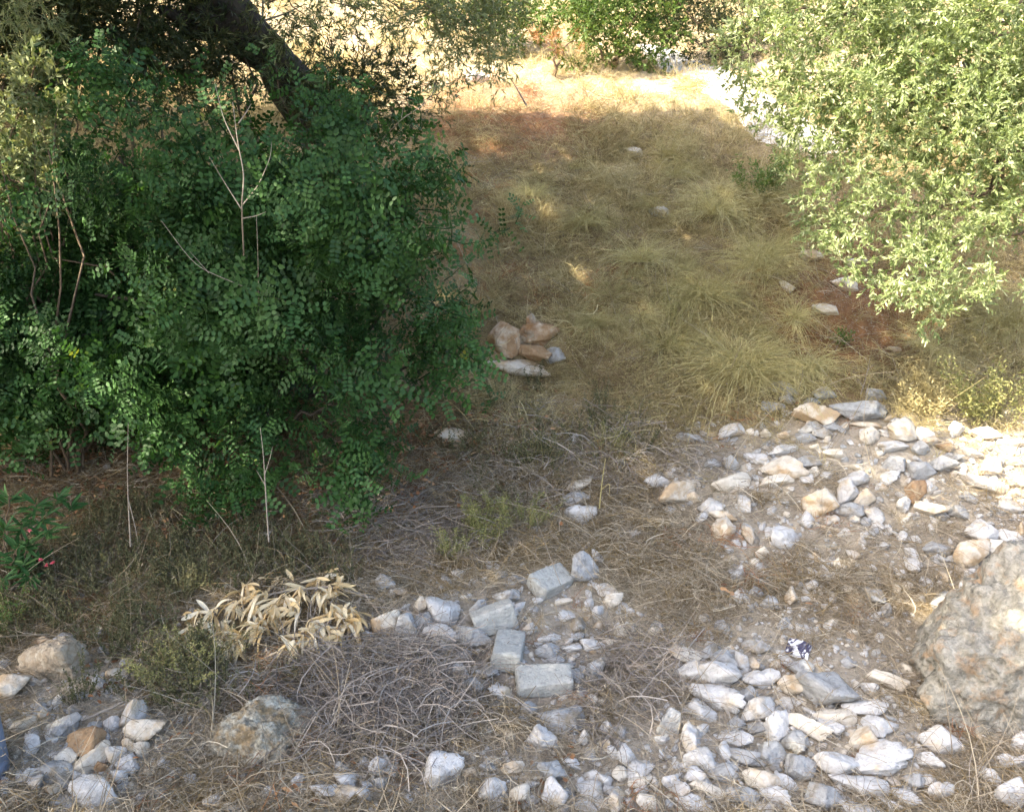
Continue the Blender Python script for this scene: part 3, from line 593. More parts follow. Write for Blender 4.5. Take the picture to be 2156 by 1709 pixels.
# pebbles, grit and chips
SPX = np.array([(a[0], a[1] + a[3] * .12, a[2], a[3]) for a in STONES] + [(2140, 1380, 330, 300), (125, 1410, 150, 100), (525, 1565, 200, 110), (1070, 1390, 100, 110), (1158, 1240, 120, 90), (1040, 1320, 120, 90), (1145, 1450, 140, 80)])
def stone_near(u, v, f=1.0):
    m = np.zeros(len(u))
    for (a, b, w, h) in SPX: m = np.maximum(m, (((u - a) / (w * .5 * f)) ** 2 + ((v - b) / (h * .55 * f)) ** 2) < 1)
    return m
def scatter_px(n, dens, urange=(-260, 2420), vrange=(-40, 1840), keep=0.0):
    u = rng.uniform(*urange, n); v = rng.uniform(*vrange, n)
    k = rng.random(n) < dens(u, v); u, v = u[k], v[k]
    if keep:
        k = ~((stone_near(u, v, 1.15) > 0) & (rng.random(len(u)) < keep)); u, v = u[k], v[k]
    P, hit = ground_at(u, v); return P[hit], u[hit], v[hit]
P, u, v = scatter_px(2600, lambda u, v: np.clip(rubble(u, v) * .8 + 0.5 * blob(u, v, 1800, 1200, 260, 110) + 0.3 * blob(u, v, 1450, 960, 300, 70) + 0.06 * sstep(900, 1150, v), 0, 1) * (.3 + .9 * vnoise(u / 70, v / 50, 8)), keep=.75)
sz = rng.uniform(.018, .042, len(P)) * np.clip(P[:, 1] / 5, .85, 1.4)
SMALL = [bpy.data.objects.new('small_stone', m) for m in ROCKS['white'][:7] + ROCKS['grey'][:3] + ROCKS['cream'][:3]]
P[:, 2] += sz * .2
instancer('small_stones', P, np.stack([rng.normal(0, .4, len(P)), rng.normal(0, .4, len(P)), rng.uniform(0, 6.28, len(P))], -1), np.stack([sz * rng.uniform(.8, 1.3, len(P)), sz, sz * rng.uniform(.6, 1, len(P))], -1), SMALL, kind='stuff', label='small angular limestone pieces filling gaps in the rubble', category='stones')
peb = []
for q, tone in enumerate(['white', 'cream', 'grey', 'white', 'white', 'grey']):
    me = rock_mesh('pebble', M[tone], 700 + q, 2 if q % 2 else 3, 7, 0.08, k=20)
    peb.append(bpy.data.objects.new('pebble', me))
def dpeb(u, v): return np.clip(rubble(u, v) * 0.9 + 0.12 * sstep(900, 1150, v) + 0.55 * blob(u, v, 1800, 1200, 260, 110) + 0.4 * blob(u, v, 1450, 950, 300, 60), 0, 1) * (0.35 + 0.9 * vnoise(u / 60, v / 45, 5))
P, u, v = scatter_px(30000, dpeb)
sz = rng.lognormal(-4.3, 0.55, len(P)) * np.clip(P[:, 1] / 5, 0.8, 1.6); sz = np.minimum(sz, 0.05)
scl = np.stack([sz * rng.uniform(0.8, 1.4, len(P)), sz * rng.uniform(0.7, 1.1, len(P)), sz * rng.uniform(0.45, 0.9, len(P))], -1)
P[:, 2] += sz * 0.15
instancer('gravel', P, rng.uniform(-0.4, 0.4, (len(P), 3)) + np.stack([0 * sz, 0 * sz, rng.uniform(0, 6.28, len(P))], -1), scl, peb, kind='stuff', label='loose pale limestone chips and pebbles', category='gravel')

# ------------------------------------------------------------------ dry grass, straw and litter
def tuft(mat, n, h, spread, w, droop, lean=0.5, heads=False, wob=0.05, zmin=0.45, seg=3):
    mb = MB(); D = rand_dirs(n, zmin, 1.0); a = rng.uniform(0, 6.28, n); r = spread * np.sqrt(rng.random(n))
    Pb = np.stack([r * np.cos(a), r * np.sin(a), np.full(n, -0.01)], -1)
    L = h * rng.uniform(0.4, 1.1, n)
    strips(mb, Pb, D, L, w * rng.uniform(0.6, 1.3, n), rng.uniform(0.0, droop, n), seg, wob=wob)
    if heads:
        k = n // 3; tip = Pb[:k] + norm(D[:k]) * L[:k, None] * 0.8
        for j in range(3): leaves(mb, tip + rng.normal(size=(k, 3)) * 0.008, norm(D[:k] + rng.normal(size=(k, 3)) * 0.6), rand_dirs(k), 0.03, 0.006, simple=True)
    return piece('tuft', mb, mat, False)
def mat_tangle(mat, n, rad, h, w, wob=0.25):
    mb = MB(); D = rand_dirs(n, -0.1, 0.4); P = np.stack([rng.normal(0, rad * .5, n), rng.normal(0, rad * .5, n), rng.uniform(0, h, n)], -1)
    L = rad * rng.uniform(0.5, 1.6, n)
    strips(mb, P - D * L[:, None] * 0.5, D, L, w * rng.uniform(0.6, 1.4, n), rng.uniform(-0.1, 0.25, n), 4, wob=wob, taper=0.6)
    return piece('tangle', mb, mat, False)
T_straw = [tuft(M['straw'], 30, 0.36, 0.10, 0.0050, 0.6, heads=True) for _ in range(4)] + [mat_tangle(M['straw'], 34, 0.24, 0.10, 0.0046) for _ in range(2)]
T_brown = [tuft(M['straw_brown'], 28, 0.30, 0.10, 0.0046, 0.4) for _ in range(3)] + [mat_tangle(M['straw_brown'], 36, 0.24, 0.10, 0.0044) for _ in range(3)]
T_rust = [tuft(M['rust'], 26, 0.22, 0.10, 0.0035, 0.5) for _ in range(2)] + [mat_tangle(M['rust'], 36, 0.2, 0.10, 0.0035) for _ in range(2)]
T_grey = [mat_tangle(M['twig_grey'], 34, 0.26, 0.10, 0.0042, 0.2) for _ in range(4)]
T_flat = [mat_tangle(M['straw_grey'], 30, 0.20, 0.04, 0.0036, 0.3) for _ in range(3)] + [mat_tangle(M['straw_brown'], 26, 0.18, 0.03, 0.0036, 0.3)]
def upright(P, amt=0.25):
    n = len(P); return np.stack([rng.normal(0, amt, n), rng.normal(0, amt, n), rng.uniform(0, 6.28, n)], -1)
def near_carob(u, v): return blob(u, v, 430, 880, 560, 260)
redsoil = lambda u, v: blob(u, v, 1800, 700, 200, 100)
rust_m = lambda u, v: np.maximum(blob(u, v, 1050, 250, 170, 100), np.maximum(blob(u, v, 1030, 480, 80, 160) * 0.6, blob(u, v, 1130, 640, 160, 80) * 0.6))
def leafheap(u, v): return 1 - blob(u, v, 590, 1325, 210, 80)
def d_straw(u, v): return leafheap(u, v) * np.clip(sstep(1250, 950, v) + 0.35, 0, 1) * (1 - 0.85 * rubble(u, v)) * (1 - 0.95 * near_carob(u, v)) * (1 - 0.85 * redsoil(u, v)) * (0.35 + 0.65 * vnoise(u / 70, v / 50, 11)) * (1 - 0.7 * rust_m(u, v)) * np.where((u < 760) & (v > 1000), 0.35, 1)
P, u, v = scatter_px(34000, d_straw, keep=0.92)
far = v + rng.normal(0, 60, len(v)) < 930
near = ~far & (rng.random(len(v)) < .72)
T_near = [tuft(M['straw_grey'], 24, 0.30, 0.12, 0.0042, 0.6, heads=True) for _ in range(2)] + [mat_tangle(M['straw_grey'], 34, 0.24, 0.09, 0.0040, .3) for _ in range(4)]
instancer('dry_weeds', P[near], upright(P[near]), rng.uniform(.45, 1.0, near.sum()), T_near, kind='stuff', label='greyed dry weeds tangled between the stones', category='weeds')
P, u, v = P[far], u[far], v[far]
sc = rng.uniform(0.5, 1.1, len(P)) * (0.55 + 0.9 * vnoise(P[:, 0] * 1.9, P[:, 1] * 1.9, 63)) * np.clip(0.70 + 0.05 * (P[:, 1] - 5), 0.6, 1.5)
instancer('dry_grass', P, upright(P), sc, T_straw, kind='stuff', label='dry straw coloured grass covering the slope', category='grass')
def d_brown(u, v): return leafheap(u, v) * (1 - 0.85 * rubble(u, v)) * (0.25 + 0.75 * vnoise(u / 80 + 9, v / 60, 23)) * np.clip(0.25 + blob(u, v, 1000, 900, 420, 330) + blob(u, v, 350, 1180, 500, 180) + blob(u, v, 1150, 600, 220, 160) + .8 * blob(u, v, 1120, 330, 160, 130), 0, 1) * (1 - 0.5 * redsoil(u, v))
P, u, v = scatter_px(14000, d_brown, keep=0.92)
instancer('brown_grass', P, upright(P), rng.uniform(0.5, 1.15, len(P)) * np.clip(0.8 + 0.04 * (P[:, 1] - 5), 0.7, 1.4), T_brown, kind='stuff', label='withered brown grass and stalks on the slope', category='grass')
P, u, v = scatter_px(6000, lambda u, v: rust_m(u, v) * 0.8 + 0.02)
instancer('rusty_grass', P, upright(P), rng.uniform(0.6, 1.3, len(P)) * np.clip(0.8 + 0.04 * (P[:, 1] - 5), 0.7, 1.4), T_rust, kind='stuff', label='rusty brown dead bracken like growth on upper slope', category='undergrowth')
T_long = [tuft(M['straw_grey'], 5, 0.75, 0.12, 0.0055, 0.5, heads=True, wob=0.08, zmin=0.15, seg=6) for _ in range(4)] + [tuft(M['twig_grey'], 5, 0.5, 0.1, 0.005, 0.3, wob=.1, zmin=.1, seg=6)]
P, u, v = scatter_px(2000, lambda u, v: (1 - .55 * rubble(u, v)) * (1 - .6 * near_carob(u, v)) * .9)
instancer('long_stalks', P, upright(P, .3), rng.uniform(.5, 1.1, len(P)), T_long, kind='stuff', label='long pale dry stalks leaning over the grass', category='grass')
def d_flat(u, v): return np.clip(sstep(800, 1100, v), 0.1, 1) * (0.45 + 0.55 * vnoise(u / 50, v / 40, 31)) * (1 - 0.55 * rubble(u, v))
P, u, v = scatter_px(15000, d_flat, keep=0.92)
P[:, 2] += 0.01
instancer('straw_litter', P, upright(P, 0.12), rng.uniform(0.5, 1.1, len(P)), T_flat, kind='stuff', label='flattened straw lying between the stones', category='straw')
def d_grey(u, v): return leafheap(u, v) * np.clip(blob(u, v, 780, 1470, 220, 120) * .8 + blob(u, v, 900, 1110, 200, 70) * 0.7 + blob(u, v, 1330, 1480, 120, 140) * 0.4 + blob(u, v, 1300, 950, 300, 90) * 0.35 + blob(u, v, 900, 1400, 150, 60) * 0.5, 0, 1)
P, u, v = scatter_px(7000, d_grey, keep=0.92)
instancer('dead_twigs', P, upright(P, 0.25), rng.uniform(0.7, 1.3, len(P)), T_grey, kind='stuff', label='grey dead twigs matted over the ground', category='twigs')
# fallen leaves under the carob
mb = MB(); n = 30
leaves(mb, np.concatenate([rng.normal(0, 0.12, (n, 2)), rng.uniform(0, 0.03, (n, 1))], 1), rand_dirs(n, -.2, .3), rand_dirs(n, .4, 1), rng.uniform(.025, .05, n), rng.uniform(.015, .03, n), curl=.2)
T_lit = [piece('litter', mb, M['litter'])]
mb = MB(); leaves(mb, np.concatenate([rng.normal(0, 0.12, (n, 2)), rng.uniform(0, 0.02, (n, 1))], 1), rand_dirs(n, -.2, .3), rand_dirs(n, .3, 1), rng.uniform(.03, .06, n), rng.uniform(.008, .02, n), curl=.25)
T_lit.append(piece('litter', mb, M['litter']))
P, u, v = scatter_px(5200, lambda u, v: np.clip(blob(u, v, 480, 980, 580, 160) + 0.015 + blob(u, v, 1000, 850, 200, 100) * 0.5, 0, 1))
P[:, 2] += 0.008
instancer('fallen_leaves', P, upright(P, 0.15), rng.uniform(0.7, 1.3, len(P)), T_lit, kind='stuff', label='brown fallen leaves under the carob bush', category='leaves')
# low thyme-like scrub
def herb_piece(mat, n, h, spread, ls, lw, stems=8):
    mb = MB()
    for _ in range(stems):
        a = random.uniform(0, 6.28); t = random.uniform(0.1, 0.8)
        top = np.array([math.cos(a) * spread * t * 1.6, math.sin(a) * spread * t * 1.6, h * random.uniform(0.55, 1.0)])
        pts = wiggle((top[0] * .2, top[1] * .2, -0.01), top, 5, 0.12); tube(mb, pts, np.linspace(.0018, .0008, 5), 3, 0.1)
        k = n // stems; tt = rng.uniform(0.25, 1.0, k)
        Pl = np.stack([np.interp(tt, np.linspace(0, 1, 5), pts[:, q]) for q in range(3)], -1)
        leaves(mb, Pl, norm(rand_dirs(k, -.2, 1) + [0, 0, .3]), rand_dirs(k), ls * rng.uniform(.6, 1.3, k), lw, simple=True)
    return piece('sprig', mb, mat, False)
T_scrub = [herb_piece(M['scrub'], 190, 0.26, 0.11, 0.020, 0.009) for _ in range(3)]
def d_scrub(u, v): return leafheap(u, v) * np.clip(blob(u, v, 380, 1200, 330, 130) * 0.9 + blob(u, v, 350, 1420, 230, 90) * 0.5 + blob(u, v, 1130, 950, 250, 110) * 0.45 + blob(u, v, 100, 1280, 180, 90) * 0.7, 0, 1)
P, u, v = scatter_px(8500, d_scrub, keep=0.92)
instancer('low_scrub', P, upright(P, 0.25), rng.uniform(0.6, 1.2, len(P)), T_scrub, kind='stuff', label='low brownish green scrub below the carob bush', category='scrub')

# ------------------------------------------------------------------ single herbs and tussocks
def broom_mesh(seed, n=520, h=0.85):
    mb = MB(); D = rand_dirs(n, 0.10, 0.95)
    Pb = np.concatenate([rng.normal(0, 0.06, (n, 2)), np.zeros((n, 1))], 1)
    L = h * rng.uniform(0.45, 1.15, n)
    strips(mb, Pb, D, L, 0.0052 * rng.uniform(.6, 1.3, n), rng.uniform(0.25, 0.85, n), 6, wob=0.03)
    k = n // 3
    for j in range(8):   # feathery side stalks near the drooping ends
        t = rng.uniform(0.5, 1.0, k); Lk = L[:k]
        pt = Pb[:k] + norm(D[:k]) * (Lk * t)[:, None] - np.array([0, 0, 1]) * (0.5 * Lk * t * t)[:, None]
        strips(mb, pt, norm(D[:k] * .5 + rand_dirs(k, -1, .2)), rng.uniform(.05, .12, k), 0.0038, 0.4, 2)
    return mb.mesh('stalks', M['broom'], False)
BROOM = [broom_mesh(q) for q in range(4)]
TUSS = [(1560, 790, 1.25, 'widest arching pale straw tussock, lowest one on the middle slope'), (1400, 740, 0.9, 'yellowish drooping tussock left of the widest straw tussock'), (1690, 790, 0.85, 'straw tussock right of the widest tussock, beside the red earth'),
        (1480, 640, 1.1, 'tall wispy tussock directly above the widest straw tussock'), (1600, 560, 1.0, 'pale tussock left of the red bank stones'), (1350, 560, 0.9, 'straw tussock right of the bright dappled grass'), (1500, 460, 1.0, 'hazy yellow tussock in the middle of the upper slope'),
        (1610, 430, 0.9, 'greenish straw tussock left of the olive branches'), (1420, 380, 0.8, 'straw tussock above the hazy yellow tussock'), (1250, 690, 0.6, 'small straw tussock right of the ochre outcrop'), (1990, 640, 0.9, 'drooping dry tussock under the olive branches'), (2110, 690, 0.9, 'dry tussock hanging over the bank at the right edge'),
        (1120, 420, 0.7, 'bright straw tussock beside the reaching carob shoot'), (1230, 480, 0.8, 'golden tussock where dappled sun meets the slope')]
for i, (u, v, s, lab) in enumerate(TUSS):
    p = G(u, v); o = empty('straw_tussock', (p[0], p[1], p[2] + 0.04), lab, 'grass tussock', 'arching straw tussocks on the slope')
    st = link('stalks', BROOM[i % 4], o, kind='stuff'); st.scale = (s, s, s * 0.8); st.rotation_euler = (0.15, 0, random.uniform(0, 6.28))
BROB = [bpy.data.objects.new('broom_tuft', m) for m in BROOM]
P, u, v = scatter_px(900, lambda u, v: np.clip(blob(u, v, 1520, 600, 260, 260) + .5 * blob(u, v, 1350, 420, 250, 140) + .5 * blob(u, v, 2030, 720, 180, 60), 0, 1) * (1 - blob(u, v, 1770, 680, 110, 90)) * .6)
instancer('broom_grass', P, upright(P, .35), np.random.default_rng(3).uniform(.35, .8, len(P)), BROB, kind='stuff', label='yellow green drooping straw growth covering the right of the slope', category='grass')
def herb(u, v, mat, h, spread, n, ls, lw, lab, name='green_herb', cat='herb', stems=14, grp=None):
    ls *= 1.45; lw *= 1.6; h *= 1.15; stems = 22
    p = G(u, v); o = empty(name, tuple(p), lab, cat, grp)
    mb = MB(); lf = MB()
    for _ in range(stems):
        a = random.uniform(0, 6.28); r = spread * math.sqrt(random.random())
        top = np.array([math.cos(a) * r, math.sin(a) * r, h * random.uniform(.55, 1.05)])
        pts = wiggle((top[0] * .25, top[1] * .25, -.01), top, 6, .1); tube(mb, pts, np.linspace(.0025, .001, 6), 3, .4)
        k = n // stems; tt = rng.uniform(.3, 1.05, k)
        Pl = np.stack([np.interp(tt, np.linspace(0, 1, 6), pts[:, q]) for q in range(3)], -1) + rng.normal(0, ls * .7, (k, 3))
        leaves(lf, Pl, norm(rand_dirs(k, -.3, 1)), rand_dirs(k), ls * rng.uniform(.6, 1.3, k), lw, simple=True)
    link('stem', mb.mesh('stem', M['broom']), o); link('foliage', lf.mesh('foliage', mat, False), o, kind='stuff')
    return o
HG = 'yellow green herbs among the dry growth'
herb(1015, 1150, M['herb'], .36, .26, 2200, .014, .005, 'bushy yellow green herb clump above the tilted concrete block', grp=HG)
herb(1100, 1110, M['herb'], .26, .34, 1800, .014, .004, 'spreading fine leaved herb right of the bushy herb clump', grp=HG)
herb(960, 1170, M['herb'], .2, .18, 800, .014, .005, 'small herb sprig left of the bushy herb clump', grp=HG)
herb(1130, 990, M['scrub'], .30, .2, 1300, .014, .006, 'olive brown herb in the dark hollow below the bank', grp=HG)
herb(1280, 960, M['herb'], .26, .2, 700, .014, .004, 'pale feathery herb beside the thin green stalk', grp=HG)
herb(370, 1440, M['herb'], .24, .34, 2000, .013, .005, 'green thyme like herb mat left of the dead leaf heap', grp=HG)
herb(450, 1395, M['scrub'], .2, .26, 1400, .013, .005, 'darker herb mat touching the dead leaf heap', grp=HG)
herb(1600, 420, M['green_leaf'], .42, .4, 1500, .03, .012, 'small green bush on the slope left of the olive branches', 'green_bush', 'bush')
herb(1410, 700, M['herb'], .35, .15, 500, .016, .004, 'upright yellow herb in front of the straw tussock', grp=HG)
herb(1770, 725, M['green_leaf'], .12, .12, 220, .02, .012, 'tiny bright green seedling on the red earth', grp=HG)
herb(15, 1330, M['green_leaf'], .25, .2, 700, .016, .006, 'dark green weed at the left edge above the brown boulder', grp=HG)
herb(1560, 300, M['straw'], .5, .5, 900, .02, .006, 'pale seeding weed on the sunlit crest', grp=HG)
herb(2080, 900, M['herb'], .45, .45, 1600, .03, .009, 'sunlit yellow weed clump above the bright bank', grp=HG)
herb(1960, 880, M['straw'], .25, .3, 900, .03, .008, 'dry leafy weed left of the sunlit yellow weed', grp=HG)

# stalks, saplings and loose sticks
def sticks(name, lab, cat, polys, mat='twig', r0=0.006, group=None, part='twig'):
    """polys: lists of (u, v, y); the first is the main stem"""
    base = at(*polys[0][0]); o = empty(name, tuple(base), lab, cat, group)
    for i, pl in enumerate(polys):
        C = np.array([at(*q) for q in pl]) - base; t = np.linspace(0, len(C) - 1, len(C) * 4)
        pts = np.stack([np.interp(t, range(len(C)), C[:, k]) for k in range(3)], -1)
        ke = np.array([1, 2, 3, 2, 1]) / 9
        sm = pts.copy()
        for k in range(3): sm[:, k] = np.convolve(np.pad(pts[:, k], 2, 'edge'), ke, 'valid')
        sm[0] = pts[0]; sm[-1] = pts[-1]
        mb = MB(); r = r0 if i == 0 else r0 * 0.6
        tube(mb, sm, np.linspace(r, r * 0.3, len(sm)), 6, .5)
        link('stem' if i == 0 else part, mb.mesh(part, M[mat]), o)
    return o
yC = 5.55
sticks('bare_sapling', 'bare grey forked sapling standing in front of the carob bush', 'sapling',
       [[(516, 620, yC + .7), (513, 520, yC + .25), (508, 430, yC), (515, 370, yC), (500, 300, yC), (490, 215, yC)], [(508, 440, yC), (470, 380, yC), (440, 330, yC - .1)], [(512, 430, yC), (545, 390, yC), (570, 330, yC), (572, 300, yC)],
        [(505, 320, yC), (470, 250, yC), (452, 175, yC)], [(502, 260, yC), (520, 235, yC), (528, 220, yC)], [(510, 460, yC), (540, 455, yC), (560, 446, yC)]], r0=.007)
sticks('dry_stalk', 'long pale vertical stalk at the foot of the carob bush', 'stalk', [[(275, 1150, 5.3), (270, 1060, 5.25), (268, 990, 5.2), (270, 890, 5.15)], [(270, 1050, 5.25), (285, 1110, 5.2), (290, 1140, 5.2)]], r0=.005)
sticks('thin_sapling', 'thin bare sapling beside the lit fallen leaves', 'sapling', [[(566, 1140, 5.5), (560, 1050, 5.5), (555, 960, 5.5), (548, 900, 5.5)], [(557, 1000, 5.5), (570, 960, 5.5), (574, 940, 5.45)], [(558, 1020, 5.5), (540, 990, 5.5)]], r0=.006)
sticks('dry_stalk', 'tall pale stalk with side twigs left of the brushwood hollow', 'stalk', [[(547, 700, 6.0), (544, 600, 5.5), (543, 540, 5.3), (540, 455, 5.3)]], r0=.003)
sticks('dry_twig', 'curved bare twig arching low across the front of the carob', 'twig', [[(620, 640, 6.1), (550, 618, 5.6), (480, 590, 5.4), (410, 560, 5.35), (340, 465, 5.4)], [(440, 575, 5.4), (400, 530, 5.4)]], r0=.004)
sticks('dry_twig', 'curved bare twig at the upper right of the carob', 'twig', [[(800, 300, 6.5), (840, 255, 6.2), (870, 235, 6.2), (900, 215, 6.2), (918, 185, 6.2)], [(845, 250, 6.2), (850, 220, 6.2)]], r0=.004)
sticks('dry_twig', 'slanting pale twig in the sunlit rusty growth', 'twig', [[(1108, 222, 12.2), (1090, 190, 12.1), (1075, 165, 12.0)]], r0=.012)
sticks('dry_twig', 'upright knobbly dry twig behind the ledge stone', 'twig', [[(1812, 830, 7.3), (1822, 800, 7.25), (1832, 755, 7.2)], [(1818, 815, 7.28), (1805, 795, 7.25)], [(1826, 780, 7.2), (1842, 765, 7.2)]], r0=.006)
sticks('green_stalk', 'thin pale green stalk with bent leaf in the middle hollow', 'stalk', [[(1262, 1070, 5.9), (1268, 1010, 5.85), (1275, 965, 5.8)], [(1266, 1030, 5.85), (1285, 1015, 5.8), (1282, 1045, 5.8)]], 'broom', .005)
sticks('dry_stalk', 'dead slanting stalk crossing in front of the tilted concrete block', 'stalk', [[(1180, 1230, 5.0), (1150, 1150, 4.95), (1125, 1080, 4.9)]], r0=.003)
sticks('dry_stalk', 'long leaning straw stalk between the rubble and the block pile', 'stalk', [[(1380, 1410, 4.35), (1430, 1340, 4.35), (1480, 1260, 4.4)], [(1400, 1390, 4.35), (1440, 1360, 4.3)]], r0=.003)
sticks('dry_stick', 'pale bent stick lying among the lower right stones', 'stick', [[(1590, 1622, 3.95), (1640, 1618, 3.93), (1690, 1610, 3.94), (1720, 1622, 3.92)]], 'dead_leaf', .006)
sticks('dry_stalk', 'long straight straw stalk leaning above the sunlit bank', 'stalk', [[(1930, 905, 6.6), (1990, 850, 6.5), (2080, 790, 6.4)]], 'straw', .003)
sticks('bare_sapling', 'thin pale sapling trunk before the sunny hill at the top', 'sapling', [[(548, 90, 9.6), (552, 50, 9.6), (556, -60, 9.6)], [(552, 45, 9.6), (600, 30, 9.6), (640, 10, 9.5)]], r0=.02)

# long grey branches feeding the brushwood under the leaf heap
for q, (pl, lab) in enumerate([([(560, 1400), (680, 1370), (800, 1345), (900, 1350)], 'long grey dead branch sweeping below the dead leaf heap'), ([(600, 1420), (700, 1385), (820, 1362), (930, 1385)], 'second grey dead branch lying along the brushwood'),
                              ([(180, 1530), (260, 1500), (330, 1475), (420, 1460)], 'thin dead branch lying above the left rubble heap'), ([(900, 1580), (820, 1620), (760, 1650)], 'peeling grey stick between brushwood and white stones'),
                              ([(250, 1520), (330, 1440), (400, 1420)], 'slender twig beside the green herb mat')]):
    C = np.array([G(a, b) + [0, 0, .05] for a, b in pl]); base = C[0].copy()
    o = empty('dead_branch', tuple(base), lab, 'branch', 'dead branches lying on the ground')
    mb = MB(); t = np.linspace(0, len(C) - 1, 14); pts = np.stack([np.interp(t, range(len(C)), C[:, k]) for k in range(3)], -1) - base + rng.normal(0, .008, (14, 3))
    tube(mb, pts, np.linspace(.008, .003, 14), 6); link('stem', mb.mesh('stem', M['twig']), o)
    for j in range(9):
        i = random.randint(2, 12); mb = MB(); e = pts[i] + np.array([random.uniform(-.12, .18), random.uniform(-.18, .1), random.uniform(-.06, .10)])
        tube(mb, wiggle(pts[i], e, 6, .15), np.linspace(.003, .001, 6), 4); link('twig', mb.mesh('twig', M['twig']), o)

# ------------------------------------------------------------------ the cut branch with dead leaves
def dead_leaf_branch():
    base = G(640, 1330); o = empty('dead_leafy_branch', tuple(base), 'cut oleander branch with a heap of dry yellow leaves', 'branch')
    def Q(u, v, h): p = G(u, v); return p + [0, 0, h] - base
    main = [Q(280, 1325, .04), Q(400, 1310, .05), Q(500, 1290, .08), Q(600, 1278, .12), Q(700, 1268, .12), Q(810, 1274, .03)]
    t = np.linspace(0, 5, 24); main = np.array(main); pts = np.stack([np.interp(t, range(6), main[:, k]) for k in range(3)], -1)
    mb = MB(); tube(mb, pts, np.linspace(.004, .011, 24), 7); link('stem', mb.mesh('stem', M['twig']), o)
    whorls = [(450, 1330, .08), (420, 1335, .06), (500, 1320, .08), (470, 1365, .05), (410, 1360, .04), (550, 1360, .06), (560, 1335, .08), (745, 1330, .06), (720, 1360, .05), (600, 1300, .12), (640, 1290, .14), (680, 1290, .13), (700, 1320, .1), (620, 1330, .10), (660, 1345, .09), (640, 1365, .07), (690, 1355, .07), (600, 1375, .06), (580, 1320, .1), (540, 1320, .09), (560, 1290, .1), (520, 1275, .08), (700, 1275, .1), (740, 1310, .08), (730, 1340, .06), (480, 1345, .05), (440, 1350, .04), (520, 1375, .04), (500, 1385, .04), (620, 1380, .05), (660, 1375, .05), (675, 1250, .08), (720, 1245, .07), (600, 1245, .06)]
    for (u, v, h) in whorls:
        h = h * .8 + .05 + (.03 if u < 560 else 0)
        c = Q(u, v, h); s = pts[np.argmin(np.linalg.norm(pts - c, axis=1))]
        mb = MB(); tube(mb, wiggle(s, c, 5, .1), [.004, .0035, .003, .003, .0025], 5); link('twig', mb.mesh('twig', M['twig']), o)
        ax = norm(np.array([random.uniform(-.9, .9), random.uniform(-.9, .0), random.uniform(-.7, 0)]))
        for j in range(16):
            d = norm(ax * .8 + rand_dirs(1, -1, .4)[0] * .8); L = random.choice([random.uniform(.07, .12), random.uniform(.11, .17), random.uniform(.11, .17)])
            mb = MB(); P0 = np.zeros((1, 3)); D = d[None]; N0 = norm(np.array([[random.uniform(-.6, .6), random.uniform(-.6, .6), 1]]))
            S0 = norm(np.cross(D, N0)); N0 = np.cross(S0, D); w = random.uniform(.018, .034) / 2; cu = random.uniform(-.5, .7); tw = random.uniform(-2.2, 2.2)
            V = []; 
            for k in range(7):
                tt = k / 6; ww = w * math.sin(math.pi * min(1, tt * .92 + .08)) ** .7
                cen = D[0] * L * tt - np.array([0, 0, 1]) * cu * L * tt * tt + N0[0] * .1 * L * math.sin(tt * 3)
                a = tw * tt; sd = S0[0] * math.cos(a) + N0[0] * math.sin(a)
                V += [cen - sd * ww + N0[0] * ww * .5, cen, cen + sd * ww + N0[0] * ww * .5]
            F = []
            for k in range(6): F += [[3 * k, 3 * k + 1, 3 * k + 4, 3 * k + 3], [3 * k + 1, 3 * k + 2, 3 * k + 5, 3 * k + 4]]
            mb.add(np.array(V), F, None, random.random())
            link('leaf', mb.mesh('leaf', M['dead_leaf']), o, tuple(c + rng.normal(0, .02, 3)))
dead_leaf_branch()

